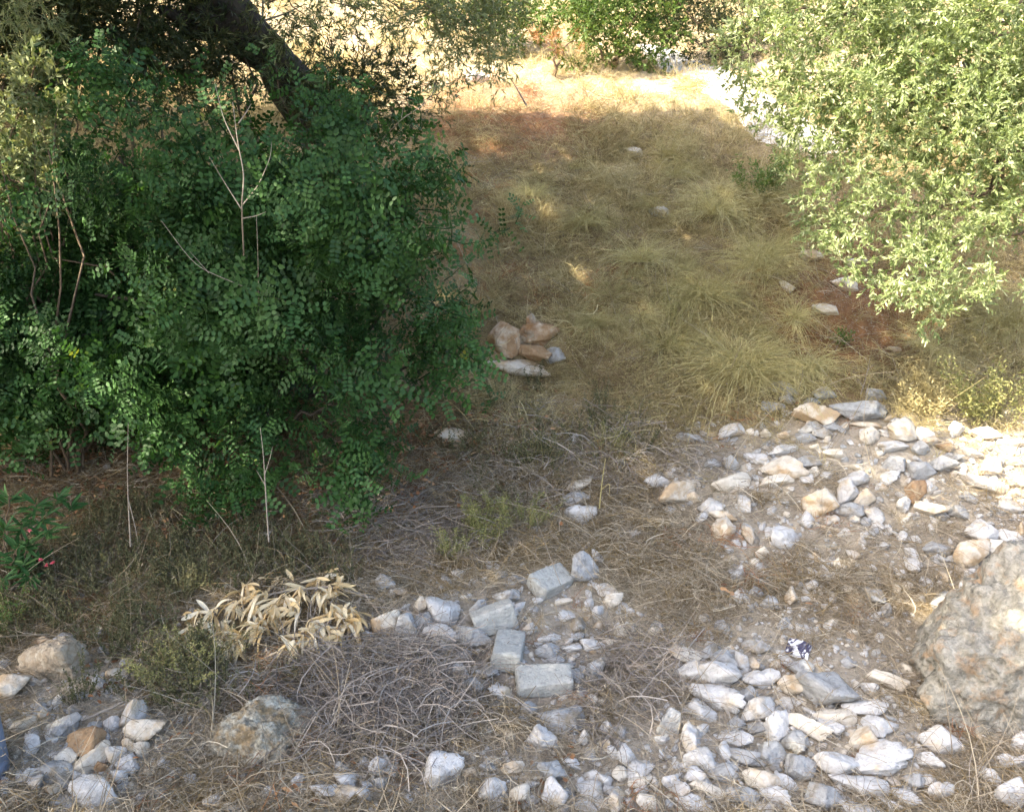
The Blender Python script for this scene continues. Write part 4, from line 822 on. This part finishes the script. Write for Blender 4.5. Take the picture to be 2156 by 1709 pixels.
# ------------------------------------------------------------------ crumpled wrapper and rounded edge shape
def wrapper():
    p = G(1680, 1372); n = 26; g = np.linspace(-1, 1, n); X, Y = np.meshgrid(g, g)
    rr = np.sqrt(X * X + Y * Y)
    cr = np.abs(fbm(X, Y, 2.2, 71, 3)) + .5 * np.abs(fbm(X, Y, 5.0, 73, 2))
    Z = .028 * (1 - .6 * rr ** 2) + .035 * cr
    x = X * .072 * (1 - .1 * cr) ; y = Y * .06 * (1 - .12 * cr)
    P = np.stack([x, y, Z], -1).reshape(-1, 3)
    P2 = P.copy(); P2[:, 2] = np.minimum(P[:, 2] * .15, P[:, 2] - .004)
    i = np.arange(n - 1)[:, None] * n; j = np.arange(n - 1)[None]; Qd = np.stack([i + j, i + j + 1, i + n + j + 1, i + n + j], -1).reshape(-1, 4)
    mb = MB(); mb.add(P, Qd); mb.add(P2, Qd[:, ::-1])
    per = [k for k in range(n)] + [n * k + n - 1 for k in range(1, n)] + [n * n - 2 - k for k in range(n - 1)] + [n * (n - 2 - k) for k in range(n - 2)]
    N2 = n * n; mb2 = [[per[k], per[(k + 1) % len(per)], per[(k + 1) % len(per)] + N2, per[k] + N2] for k in range(len(per))]
    mb.q.append(np.array(mb2))
    m, N, Lk, out = newmat('printed_paper')
    tc = N.new('ShaderNodeTexCoord'); nz = N.new('ShaderNodeTexNoise'); nz.inputs['Scale'].default_value = 8; nz.inputs['Detail'].default_value = 1.5
    nz.inputs['Distortion'].default_value = 1.2
    Lk.new(tc.outputs['Object'], nz.inputs['Vector'])
    r = ramp(N, [(0.0, (.72, .74, .80)), (.46, (.72, .74, .80)), (.49, (.05, .045, .09)), (.55, (.05, .045, .09)), (.58, (.74, .76, .82))]); Lk.new(nz.outputs[0], r.inputs[0])
    b = N.new('ShaderNodeBsdfPrincipled'); b.inputs['Roughness'].default_value = .45; Lk.new(r.outputs[0], b.inputs['Base Color']); Lk.new(b.outputs[0], out.inputs[0])
    o = link('wrapper', mb.mesh('wrapper', m), None, (p[0], p[1], p[2] + .015)); o.rotation_euler = (.35, .1, -.5)
    o['label'] = 'crumpled white wrapper with dark print lying in the grass'; o['category'] = 'litter'
wrapper()
def edge_form():  # rounded solid standing in for an unidentified blue grey shape
    p = at(-14, 1560, 3.75); gz = float(Hraw(p[0], p[1]))
    o = empty('rounded_form', (p[0] - .115, p[1], gz), 'blue grey unidentified rounded container cut by the left edge', 'form')
    prof = [(0, 0), (.13, 0), (.145, .02), (.147, .10), (.142, .11), (.147, .12), (.147, .30), (.142, .31), (.147, .32), (.145, .44), (.13, .50), (.09, .535), (.05, .545), (0, .547)]
    a = np.arange(40) / 40 * 2 * math.pi; V = np.array([[r * math.cos(t), r * math.sin(t), z] for r, z in prof for t in a])
    i = np.arange(len(prof) - 1)[:, None] * 40; j = np.arange(40)[None]; j2 = (j + 1) % 40
    hgt = max(.3, float(at(-14, 1462, 3.75)[2]) - gz); V[:, 2] *= hgt / .547
    mb = MB(); mb.add(V, np.stack([i + j, i + j2, i + 40 + j2, i + 40 + j], -1).reshape(-1, 4)); link('body', mb.mesh('body', M['edge_form']), o)
    mb = MB(); c = [(0, .0), (.035, 0), (.036, .03), (.03, .035), (0, .035)]
    a = np.arange(20) / 20 * 2 * math.pi; V = np.array([[r * math.cos(t), r * math.sin(t), z + hgt - .005] for r, z in c for t in a]); i = np.arange(4)[:, None] * 20; j = np.arange(20)[None]; j2 = (j + 1) % 20
    mb.add(V, np.stack([i + j, i + j2, i + 20 + j2, i + 20 + j], -1).reshape(-1, 4)); link('cap', mb.mesh('cap', M['edge_form']), o)
edge_form()

# ------------------------------------------------------------------ carob bush
def carob_leaf(mb, P, D, up, L, npair, ls):
    D = norm(D); side = norm(np.cross(D, up)); upn = np.cross(side, D)
    t = np.linspace(0, 1, 6)[:, None]; pts = P + D * L * t - np.array([0, 0, 1]) * .18 * L * t * t
    tube(mb, pts, np.linspace(.0016, .0008, 6), 3, .15)
    tone = random.random()
    for k in range(npair):
        tt = .22 + .75 * k / (npair - 1 + .01); b = P + D * L * tt - np.array([0, 0, 1]) * .18 * L * tt * tt
        for s in (-1, 1):
            d = norm(side * s + D * .35 + upn * random.uniform(-.1, .3))
            leaves(mb, b[None], d[None], (upn + rng.normal(0, .22, 3))[None], ls * random.uniform(.85, 1.1), ls * .68, curl=.06, fold=.18, c=np.array([[min(1, max(0, tone * .7 + random.uniform(0, .35))), .5, .5, 1]]))
def carob_shoot(seed, nl=7):
    mb = MB(); L = .26
    pts = np.array([[0, 0, 0], [.01, 0, .08], [0, .015, .16], [.01, 0, .24]]); tube(mb, pts, [.005, .004, .003, .002], 5, .05)
    for k in range(nl):
        a = k * 2.4 + random.uniform(-.3, .3); z = .03 + .21 * k / (nl - 1)
        d = np.array([math.cos(a), math.sin(a), .15 + .55 * (k / nl)]); up = np.array([0, 0, 1.0]) - d * .3
        carob_leaf(mb, np.array([0, 0, z]), d, up, random.uniform(.13, .20), random.choice([4, 4, 5]), random.uniform(.030, .038))
    return mb.mesh('leafy_shoot', M['carob'])
SHOOT = [carob_shoot(q, random.choice([6, 7, 8])) for q in range(6)]
SHOOT_OB = [bpy.data.objects.new('leafy_shoot', m) for m in SHOOT]
yB = 6.3
CAROB0 = [(240, 230, 70, .3), (400, 215, 75, .1), (570, 260, 75, .1), (700, 260, 70, .1), (790, 330, 100, 0), (920, 330, 60, .2), (300, 370, 120, .1), (480, 400, 120, 0), (680, 430, 130, -.2), (850, 470, 120, -.2), (960, 440, 60, -.1),
         (1045, 440, 24, -.1), (1070, 475, 20, -.1), (90, 570, 80, 0), (240, 560, 120, .2), (430, 590, 130, -.1), (640, 600, 130, -.3), (810, 620, 100, -.3), (920, 620, 80, -.1), (60, 700, 90, .1), (200, 730, 120, .1), (400, 760, 120, -.1),
         (590, 760, 120, -.3), (740, 770, 90, -.4), (880, 730, 70, -.1), (970, 760, 55, 0), (50, 830, 70, .2), (240, 870, 60, -.2), (410, 880, 70, -.1), (580, 900, 75, -.3), (720, 930, 70, -.4), (760, 990, 30, -.45), (740, 1030, 16, -.5), (450, 1000, 34, -.3), (460, 1040, 18, -.3),
         (160, 200, 50, .5), (-60, 620, 120, .1), (-80, 780, 110, .1), (620, 180, 40, .5), (540, 970, 40, -.2), (330, 800, 70, .2), (120, 440, 70, .5), (200, 165, 26, .2), (235, 180, 22, .2), (385, 150, 26, .1), (410, 175, 22, .1), (560, 195, 22, .1), (930, 145, 26, .5), (930, 240, 30, .4), (1010, 310, 26, .1), (1075, 440, 22, -.1), (1000, 700, 26, 0), (1000, 780, 24, 0), (790, 960, 24, -.4), (760, 1000, 26, -.45), (690, 1000, 24, -.4), (455, 1030, 26, -.3), (470, 1060, 16, -.3), (20, 880, 60, .1), (130, 900, 60, 0), (330, 900, 60, -.1), (-60, 900, 80, .2), (160, 640, 110, .2), (40, 480, 80, .1), (140, 520, 90, .1), (30, 560, 90, 0), (330, 500, 110, .2), (560, 500, 110, .2), (520, 680, 110, .1), (700, 700, 90, .1), (120, 800, 90, .1), (150, 420, 110, 1.0), (60, 560, 120, 1.0), (200, 560, 130, 1.0), (330, 420, 120, 1.0), (460, 560, 130, .9), (600, 450, 120, .9), (80, 740, 120, .9), (260, 700, 120, .9), (420, 700, 120, .9), (560, 700, 120, .8), (700, 560, 110, .8), (-40, 460, 120, 1.0), (650, 820, 90, .5), (480, 850, 90, .5), (300, 850, 80, .6), (120, 860, 80, .6), (0, 850, 80, .6), (60, 640, 110, .5), (180, 700, 110, .5), (20, 760, 90, .4), (90, 400, 90, .8)]
CAROB = [((a - 42) if (a > 780 and r > 24) else a, b, r, d) for (a, b, r, d) in CAROB0 if (a, b) not in ((930, 145), (930, 240), (1010, 310))]
def lobes_points(L, y0, dens, zs=1.0, shell=0.45):
    P = []; D = []; d_ = []
    for (u, v, r, dy) in L:
        y = y0 + dy; c = at(u, v, y); m = (c[1] * CP - (c[2] - CAMZ) * SP) / FPX; rm = r * m
        n = max(7, int(dens * rm ** 2.2))
        q = rand_dirs(n); rr = (shell + (1 - shell) * rng.random(n)) ** .6 * rm
        P.append(c + q * rr[:, None] * [1, 1.25, zs]); D.append(q); d_.append(np.full(n, rm))
    return np.concatenate(P), np.concatenate(D), np.concatenate(d_)
croot = G(520, 960)
carob = empty('carob_bush', (croot[0], croot[1] + .4, float(H(croot[0], croot[1] + .4))), 'large dark green carob bush with rounded paired leaflets filling the left', 'bush')
cb = np.array(carob.location)
P, D, rr = lobes_points(CAROB, yB, 430)
# keep the fringe irregular, with holes
hole = vnoise(P[:, 0] * 2.6 + 11, P[:, 2] * 2.6 + .3 * P[:, 1], 77)
k = (hole > 0.36) | (P[:, 1] > yB + .35) & (hole > .18); P, D = P[k], D[k]
zg = H(P[:, 0], P[:, 1]); k = P[:, 2] > zg + .05; P, D = P[k], D[k]
E = norm(D * .8 + np.array([0, -.25, .15]) + rng.normal(0, .45, D.shape))
front = np.argsort(P[:, 1] + rng.normal(0, .25, len(P)))
fi = front[:280]; rest = front[280:]
eu = dir_euler(E)
for i in fi:
    o = link('leafy_shoot', SHOOT[i % 6], carob, tuple(P[i] - cb)); o.rotation_euler = eu[i]; s = random.uniform(.65, 1.4); o.scale = (s, s, s)
instancer('foliage', P[rest] - cb, eu[rest], rng.uniform(.8, 1.25, len(rest)), SHOOT_OB, carob, kind='stuff')
for (u, v, dy, r) in [(250, 330, .3, .03), (480, 330, .2, .03), (680, 360, .1, .03), (850, 430, 0, .025), (200, 620, .2, .03), (620, 620, -.1, .028), (820, 640, -.1, .025), (420, 700, 0, .03), (930, 700, .1, .02), (700, 850, -.2, .02), (80, 700, .2, .025), (350, 500, .3, .03)]:
    e = at(u, v, yB + dy) - cb; st = np.array([random.uniform(-.25, .25), random.uniform(-.1, .2), -.05])
    mb = MB(); tube(mb, wiggle(st, e, 10, .10), np.linspace(r * 1.2, r * .35, 10), 7); link('branch', mb.mesh('branch', M['bark']), carob)

# ------------------------------------------------------------------ small-leaved trees and shrubs
def twig_piece(mat, n, L, ls, lw, spread=0.6, bark=0.0):
    mb = MB(); pts = wiggle((0, 0, 0), (0, 0, L), 6, .12)
    tube(mb, pts, np.linspace(.003, .001, 6), 3, .9)
    sub = [pts]
    for j in range(3):
        i = 1 + j; e = pts[i] + norm(rand_dirs(1, .1, .8)[0]) * L * .5; q = wiggle(pts[i], e, 6, .1); tube(mb, q, np.linspace(.002, .0008, 6), 3, .9); sub.append(q)
    for q in sub:
        k = n // 4; t = rng.uniform(.15, 1.0, k); Pl = np.stack([np.interp(t, np.linspace(0, 1, 6), q[:, a]) for a in range(3)], -1)
        ax = norm(q[-1] - q[0]); d = norm(ax * .8 + rand_dirs(k) * spread)
        leaves(mb, Pl, d, rand_dirs(k, -.2, 1), ls * rng.uniform(.7, 1.2, k), lw * rng.uniform(.8, 1.2, k), curl=.08, fold=.2)
    return mb.mesh('leafy_twig', mat)
OLT = [twig_piece(M['olive'], 50, .21, .043, .0125) for _ in range(5)]; OLO = [bpy.data.objects.new('leafy_twig', m) for m in OLT]
OLIVE = [(1610, 40, 80, 0), (1560, 90, 40, 0), (1660, 130, 95, 0), (1750, 60, 120, 0), (1880, 60, 140, 0), (2020, 70, 150, 0), (2160, 90, 150, 0), (1640, 210, 60, .1), (1760, 190, 110, -.1), (1890, 190, 130, -.1), (2030, 210, 140, -.2), (2170, 250, 140, -.1),
         (1720, 300, 60, 0), (1830, 310, 90, -.1), (1960, 330, 110, -.2), (2090, 370, 120, -.3), (2200, 420, 100, -.2), (1740, 390, 70, -.1), (1830, 400, 60, -.2), (1710, 460, 46, -.1), (1780, 480, 36, -.2), (1950, 440, 80, -.3), (2050, 490, 90, -.3), (2150, 530, 70, -.3),
         (1890, 530, 60, -.35), (1960, 570, 55, -.4), (1990, 620, 34, -.4), (1900, 600, 34, -.4), (2080, 570, 50, -.3), (1780, 545, 20, -.3), (2120, 600, 26, -.3), (1960, 655, 10, -.4), (1830, 560, 26, -.3), (2300, 200, 170, 0), (2300, -100, 250, 0), (2050, -120, 200, 0), (1800, -120, 170, 0), (1640, -80, 110, .1)]
yO = 6.9
otr = np.array([6.3, 8.2, float(H(6.3, 8.2))])
olive = empty('olive_tree', tuple(otr), 'sunlit grey green olive tree with branches hanging in from the upper right', 'tree')
P, D, rr = lobes_points(OLIVE, yO, 620)
hole = vnoise(P[:, 0] * 3.0 + 5, P[:, 2] * 3.0 + P[:, 1], 99); k = hole > .24; P, D = P[k], D[k]
E = norm(D * .9 + np.array([-.1, -.2, -.05]) + rng.normal(0, .4, D.shape)); eu = dir_euler(E)
pu, pv, _ = to_px(P); inview = (pu > 1450) & (pu < 2150) & (pv > 0)
order = np.argsort(P[:, 1] + np.where(inview, 0, 9) + rng.normal(0, .2, len(P))); fi = order[:280]; rest = order[280:]
OLP = P.copy()
for i in fi:
    o = link('leafy_twig', OLT[i % 5], olive, tuple(P[i] - otr)); o.rotation_euler = eu[i]
instancer('foliage', P[rest] - otr, eu[rest], rng.uniform(.8, 1.25, len(rest)), OLO, olive, kind='stuff')
fork = np.array([5.9, 7.8, 4.4]) - otr
mb = MB(); tube(mb, wiggle((0, 0, -.1), fork, 10, .06), np.linspace(.17, .09, 10), 10); link('trunk', mb.mesh('trunk', M['bark']), olive)
for (u, v, dy) in [(1960, 20, 0), (1650, 150, 0), (1760, 250, 0), (1900, 350, -.1), (1980, 480, -.2), (2080, 500, -.2), (1760, 420, -.1), (1620, 40, .1), (2100, 200, -.1), (1950, 620, -.35), (1850, 60, 0)]:
    e = at(u, v, yO + dy) - otr; mb = MB(); tube(mb, wiggle(fork, e, 12, .08, .04), np.linspace(.045, .006, 12), 6); link('branch', mb.mesh('branch', M['twigdark']), olive)

def shrub(name, lab, cat, L, y0, mats, dens, mpieces, base=None, zs=1.0, stems=5, thr=.22, gp=None, seed=5, sr=.03):
    P, D, rr = lobes_points(L, y0, dens, zs)
    hole = vnoise(P[:, 0] * 1.7 + seed, P[:, 2] * 1.7 + P[:, 1] * .6, seed); P, D = P[hole > thr], D[hole > thr]
    c = P.mean(0); bx, by = (c[0], c[1] + .1) if base is None else base; b = np.array([bx, by, float(H(bx, by))])
    k = P[:, 2] > H(P[:, 0], P[:, 1]) + .03; P, D = P[k], D[k]
    E = norm(D * .8 + [0, 0, .35] + rng.normal(0, .5, D.shape))
    o = empty(name, tuple(b), lab, cat, gp)
    instancer('foliage', P - b, dir_euler(E), rng.uniform(.8, 1.3, len(P)), mpieces, o, kind='stuff')
    for j in range(stems):
        e = P[random.randrange(len(P))] - b; mb = MB(); tube(mb, wiggle((random.uniform(-.1, .1), 0, -.05), e, 9, .1), np.linspace(sr, .005, 9), 6); link('branch', mb.mesh('branch', M['twigdark']), o)
    return o
PT = lambda mat, n, L, ls, lw, c=3: [bpy.data.objects.new('leafy_twig', twig_piece(M[mat], n, L, ls, lw)) for _ in range(c)]
W_dark = PT('dark_leaf', 44, .30, .05, .014); W_green = PT('green_leaf', 48, .34, .06, .022); W_pale = PT('pale_leaf', 44, .20, .042, .015); W_fine = PT('dark_leaf', 44, .3, .06, .010)
shrub('pale_shrub', 'sunlit pale leaved shrub with tangled stems at the left edge', 'shrub', [(20, 200, 60, 0), (80, 180, 45, 0), (20, 290, 60, -.1), (100, 260, 40, -.1), (-50, 300, 80, 0), (30, 380, 55, -.1), (100, 340, 30, -.1), (130, 240, 20, -.1), (60, 430, 30, 0)], 6.6, None, 800, W_pale, zs=1, stems=14, seed=3, sr=.013)
shrub('dark_shrub', 'dark tangled shrub mass behind the carob bush, top left corner', 'shrub', [(60, 60, 120, 0), (200, 80, 110, .1), (320, 60, 90, .3), (330, 150, 70, .2), (180, 170, 80, 0), (-80, 80, 140, 0), (60, -70, 150, 0), (260, -60, 120, .3)], 8.3, None, 800, W_dark, stems=9, thr=.12, seed=4)
shrub('fine_leaved_shrub', 'shaded fine leaved shrub at the foot of the leaning trunk', 'shrub', [(600, 150, 34, -.1), (660, 200, 40, -.1), (560, 60, 26, .1), (470, 190, 50, .5), (520, 130, 34, .2), (780, 150, 34, .2), (700, 110, 24, .2), (380, 120, 60, .4), (450, 20, 40, 1), (360, 40, 60, .8), (690, 240, 70, 0), (430, 150, 50, 0), (720, 215, 50, 0), (800, 200, 50, .2), (880, 210, 40, .2), (470, 80, 40, .2), (420, 90, 40, .3)], 8.6, None, 900, W_fine, stems=6, thr=.15, seed=6)
BGG = 'shrubs along the top of the slope'
shrub('green_shrub', 'bright green shrub left of the dark hedge, top centre', 'shrub', [(1220, 60, 60, 0), (1290, 40, 70, 0), (1370, 60, 60, 0), (1250, -40, 80, 0), (1350, -50, 80, 0), (1180, 10, 50, .3), (1330, 100, 40, -.2)], 15, None, 330, W_green, stems=4, gp=BGG, seed=8)
shrub('dark_hedge', 'dark evergreen shrub above the white track, left of the olive', 'shrub', [(1470, 60, 70, 0), (1440, 0, 80, 0), (1520, 20, 80, 0), (1510, 100, 40, 0), (1480, -80, 90, 0), (1420, 90, 30, 0), (1600, 20, 90, .5), (1700, 30, 120, 1)], 15.5, None, 330, W_dark, stems=4, thr=.1, gp=BGG, seed=9)
shrub('olive_shrub', 'yellowish green shrub between the hanging olive sprays and bright shrub', 'shrub', [(1060, 40, 50, 0), (1100, 10, 60, 0), (1010, 0, 60, 0), (1120, 60, 30, 0), (960, -30, 60, 0)], 16, None, 280, W_green, stems=3, gp=BGG, seed=10)
shrub('reddish_shrub', 'rusty orange dried shrub at the top between green bushes', 'shrub', [(1150, 60, 40, 0), (1190, 90, 40, 0), (1140, 20, 40, 0)], 14.6, None, 200, [T_rust[0], T_rust[1]], stems=2, gp=BGG, seed=11)
shrub('distant_tree', 'hazy green tree high on the far hill above the trunk', 'tree', [(300, -120, 120, 0), (700, -140, 120, 2), (1000, -150, 150, 3), (1400, -170, 150, 3)], 21, None, 120, W_green, stems=3, seed=12)

# ------------------------------------------------------------------ leaning tree: trunk, limbs, hanging sprays, high crown, unseen and shaped to shade the ground
lb = at(670, 215, 9.3); lb[2] = float(H(lb[0], lb[1]))
lean = empty('leaning_tree', tuple(lb), 'old dark leaning tree whose trunk crosses the top left', 'tree')
tp = [at(670, 225, 9.3) - [0, 0, .3], at(600, 150, 9.2), at(530, 80, 9.1), at(470, 15, 9.0), at(420, -60, 8.8), at(360, -200, 8.5), at(300, -420, 8.0)]
tp = np.array(tp) - lb; t = np.linspace(0, 6, 40); tp = np.stack([np.interp(t, range(7), tp[:, k]) for k in range(3)], -1) + .03 * np.stack([np.sin(t * 5), np.cos(t * 4), np.sin(t * 3)], -1)
mb = MB(); tube(mb, tp, np.linspace(.24, .15, 40) * (1 + .12 * np.sin(np.linspace(0, 21, 40))), 16); link('trunk', mb.mesh('trunk', M['bark']), lean)
top = tp[-1]
for pl in [[(560, 130, 9.1), (470, 60, 8.9), (400, 10, 8.7), (380, -60, 8.6)], [(450, 70, 9.0), (400, 65, 8.8), (350, 100, 8.6)], [(430, 10, 8.9), (380, 40, 8.7), (340, 20, 8.5)]]:
    C = np.array([at(*q) for q in pl]) - lb; t = np.linspace(0, len(C) - 1, 14); mb = MB()
    tube(mb, np.stack([np.interp(t, range(len(C)), C[:, k]) for k in range(3)], -1), np.linspace(.09, .04, 14), 8); link('limb', mb.mesh('limb', M['bark']), lean)
# hanging sprays in view
HANG = [(930, 20, 50, 0), (990, 40, 50, 0), (1050, 20, 40, 0), (1000, 90, 40, 0), (1040, 80, 30, 0), (950, 80, 30, 0), (1060, -40, 60, 0), (940, -50, 60, 0), (860, 0, 30, 0), (780, 10, 30, .2), (700, 10, 34, .3), (640, 20, 24, .3), (1040, 130, 16, 0), (940, 140, 18, 0), (560, 10, 26, .3), (80, 20, 50, -1), (20, 10, 50, -1), (740, -40, 50, .3), (620, 60, 20, .3), (840, 40, 16, .2)]
W_hang = PT('pale_leaf', 40, .26, .05, .010)
P, D, rr = lobes_points(HANG, 8.2, 800)
E = norm(D * .5 + [0, 0, -.6] + rng.normal(0, .4, D.shape))
instancer('hanging_spray', P - lb, dir_euler(E), rng.uniform(.8, 1.2, len(P)), W_hang, lean, kind='stuff')
for (u, v) in [(1000, 60), (1050, 30), (940, 60), (760, 20), (640, 30), (860, 20)]:
    mb = MB(); tube(mb, wiggle(top * .9, at(u, v, 8.2) - lb, 12, .08, .05), np.linspace(.016, .004, 12), 6); link('branch', mb.mesh('branch', M['twigdark']), lean)

# crown of shade: unseen leaf masses, added and shaped to keep sun off the ground
ups = np.array([0, 0, 1.0]) - SUNV * SUNV[2]; ups /= np.linalg.norm(ups); rgs = np.cross(SUNV, ups)
def sunplane(P): return np.stack([P @ rgs, P @ ups], -1)
gu, gv = np.meshgrid(np.arange(-500, 2150, 22), np.arange(255, 1900, 14)); gu = gu.ravel(); gv = gv.ravel()
edge_v = np.interp(gu, [-500, 900, 1000, 1150, 1300, 1480, 1620, 1720, 1800, 3000], [120, 150, 215, 255, 240, 255, 285, 330, 420, 420])
edge_r = np.interp(gv, [0, 500, 800, 880, 960, 1050, 1200, 1350, 1900], [2600, 2600, 2300, 1960, 1950, 2080, 2120, 2250, 2500])
msk = (gv > edge_v) & (gu < edge_r)
SH, hit = ground_at(gu[msk].astype(float), gv[msk].astype(float)); SH = SH[hit]
cvol, _, _ = lobes_points(CAROB, yB, 60)
gx2, gy2 = np.meshgrid(np.arange(-6, 3, .25), np.arange(-1, 5.5, .25)); extra = np.stack([gx2.ravel(), gy2.ravel(), 0.1 + 0 * gx2.ravel()], -1)
dvol, _, _ = lobes_points([(60, 60, 120, 0), (200, 80, 110, .1), (320, 60, 90, .3), (180, 170, 80, 0), (60, -70, 150, 0), (430, 100, 90, .6), (700, 200, 60, .4)], 8.3, 40)
hvol, _, _ = lobes_points([(1470, 60, 70, 0), (1440, 10, 80, 0), (1520, 40, 80, 0)], 15.3, 30)
SH = np.vstack([SH, cvol, extra, hvol, dvol])
LU, LV = np.meshgrid(np.arange(900, 2000, 25), np.arange(60, 250, 12)); LU = LU.ravel(); LV = LV.ravel()
lm = LV < np.interp(LU, [900, 1000, 1150, 1300, 1480, 1620, 2000], [70, 150, 215, 215, 225, 250, 250])
LI, hit = ground_at(LU[lm].astype(float), LV[lm].astype(float)); LI = LI[hit]
LRu, LRv = np.meshgrid(np.arange(1960., 2300, 30), np.arange(865., 1010, 14)); LRk = (LRu - 1950) * .8 > (LRv - 900); LR2, _ = ground_at(LRu[LRk], LRv[LRk])
LR, _ = ground_at(np.array([2050., 2100, 2150, 2080, 2140, 2000, 2190, 2150, 2230]), np.array([900., 900, 880, 940, 950, 900, 930, 980, 960]))
pslit = np.array([at(u, v, yy) for u in range(-60, 140, 20) for v in range(150, 420, 20) for yy in (6.2, 6.5)])
LIT = np.vstack([LI, LR, LR2, pslit, OLP[(OLP[:, 2] > 1.9)][::6]])
CS = 0.30
cells = {}
for p in SH: cells.setdefault(tuple(np.floor(np.array([p @ rgs, p @ ups]) / CS).astype(int)), []).append(p)
litc = {}
for p in LIT:
    kx = tuple(np.floor(np.array([p @ rgs, p @ ups]) / CS).astype(int)); litc[kx] = litc.get(kx, 0) + 1
# weakly covered cells let patches of sun through
dap = {}
DAPPX = [(1150, 460, 1), (1200, 520, 1), (1260, 640, 1), (1220, 440, .9), (1310, 400, .8), (1280, 520, .7), (1170, 600, .9), (1350, 640, .5), (1120, 560, .8), (1170, 420, .6), (1230, 480, .8), (1180, 560, .8), (1260, 620, .6), (1300, 560, .5), (600, 1050, 1.0), (620, 1040, 1.0), (580, 1060, 1.0), (650, 1055, 1.0), (630, 1075, 1.0), (640, 1060, 1.0), (560, 1060, .9), (100, 1020, .7), (1120, 380, .6), (1080, 320, .5), (1400, 420, .3), (1960, 1000, .6), (1900, 960, .5), (2050, 1130, .4), (2060, 1020, .8), (1985, 1330, .6), (2150, 1230, .7)]
for (u, v, a) in DAPPX:
    a = a * .55 if v < 700 else a
    p = G(u, v); kx = tuple(np.floor(np.array([p @ rgs, p @ ups]) / CS).astype(int)); dap[kx] = a
    for ex in ((1, 0), (0, 1), (1, 1)): dap[(kx[0] + ex[0], kx[1] + ex[1])] = a * .8
for (u, v, yy, a) in [(60, 570, 5.9, .9), (120, 590, 5.9, .9), (180, 500, 5.9, .7), (200, 700, 5.8, .5), (280, 640, 5.8, .6), (400, 180, 5.9, .6), (480, 520, 5.6, .4), (150, 480, 6, .8), (330, 560, 5.8, .5), (640, 440, 5.6, .4), (60, 640, 6, .7), (370, 780, 5.7, .5), (420, 300, 5.8, .5), (250, 450, 6, .7), (520, 880, 5.6, .5)]:
    p = at(u, v, yy); kx = tuple(np.floor(np.array([p @ rgs, p @ ups]) / CS).astype(int)); dap[kx] = a
carc = {}
cu_, cv_, _f = to_px(cvol)
for p, a in zip(cvol, cu_): carc[tuple(np.floor(np.array([p @ rgs, p @ ups]) / CS).astype(int))] = .42 if a < 480 else .08
CP_, CE_ = [], []
for kx, ps in cells.items():
    if litc.get(kx, 0) >= 1: continue
    if kx in dap and random.random() < dap[kx]: continue
    if kx in carc and (random.random() < carc[kx] or (carc[kx] > .2 and float(vnoise(np.array([kx[0] * .55]), np.array([kx[1] * .55]), 15)[0]) > .50)): continue
    c2 = (np.array(kx) + .5) * CS
    zt = 7.2 + 1.0 * (float(vnoise(np.array([kx[0] * .25]), np.array([kx[1] * .25]), 5)[0]) - .5)
    base = rgs * c2[0] + ups * c2[1]; tt = (zt - base[2]) / SUNV[2]
    for j in range(3):
        q = base + SUNV * (tt + random.uniform(-.5, .9)) + rgs * random.uniform(-.13, .13) + ups * random.uniform(-.13, .13)
        CP_.append(q)
CP_ = np.array(CP_)
mb = MB(); n = 46; q = rand_dirs(n) * (.22 * rng.random(n) ** .4)[:, None]
leaves(mb, q, rand_dirs(n), rand_dirs(n), .15, .08)
CL = [piece('leaf_clump', mb, M['shade_canopy'])]
mb = MB(); q = rand_dirs(n) * (.22 * rng.random(n) ** .4)[:, None]; leaves(mb, q, rand_dirs(n), rand_dirs(n), .14, .075); CL.append(piece('leaf_clump', mb, M['shade_canopy']))
instancer('shade_crown', CP_ - lb, rng.uniform(0, 6.28, (len(CP_), 3)), np.full(len(CP_), 1.0), CL, lean, kind='stuff')
for j in range(14):
    e = CP_[random.randrange(len(CP_))] - lb; mb = MB(); tube(mb, wiggle(top, e, 12, .06), np.linspace(.10, .015, 12), 6); link('branch', mb.mesh('branch', M['bark']), lean)

# ------------------------------------------------------------------ oleander at the left edge
def oleander():
    b = G(20, 1230); o = empty('oleander', tuple(b), 'green oleander with long narrow leaves and pink buds at the left edge', 'shrub')
    for i, (u, v, dy) in enumerate([(45, 1100, 0), (10, 1110, -.1), (100, 1080, 0), (50, 1190, -.15), (10, 1220, -.2), (75, 1060, .05), (40, 1150, -.15), (110, 1110, -.05), (120, 1050, .1), (20, 1040, .1), (90, 1180, -.1), (30, 1180, -.15), (70, 1215, -.2), (-30, 1080, 0), (150, 1060, .12), (-40, 1180, -.1), (60, 1140, -.12)]):
        e = at(u, v, b[1] + dy) - b; mb = MB(); pts = wiggle((random.uniform(-.1, .02), .05, -.02), e, 8, .08); tube(mb, pts, np.linspace(.008, .003, 8), 6); link('stem', mb.mesh('stem', M['twigdark']), o)
        ax = norm(pts[-1] - pts[-3])
        for k in range(16):
            mb = MB(); d = norm(ax * .3 + rand_dirs(1, -.4, .8)[0]); 
            leaves(mb, np.zeros((1, 3)), d[None], norm(np.array([[random.uniform(-.4, .4), -.5, 1]])), random.uniform(.10, .16), random.uniform(.018, .026), curl=.12, fold=.25, c=np.array([[random.random(), .5, .5, 1]]))
            link('leaf', mb.mesh('leaf', M['oleander']), o, tuple(e - ax * random.uniform(0, .10)))
    for (u, v) in [(100, 1190), (85, 1180), (112, 1186), (60, 1118)]:
        mb = MB(); n = 9; leaves(mb, np.zeros((n, 3)), norm(rand_dirs(n, -.1, 1)), rand_dirs(n), .022, .012)
        link('flower', mb.mesh('flower', M['pink']), o, tuple(at(u, v, b[1] - .18) - b))
oleander()
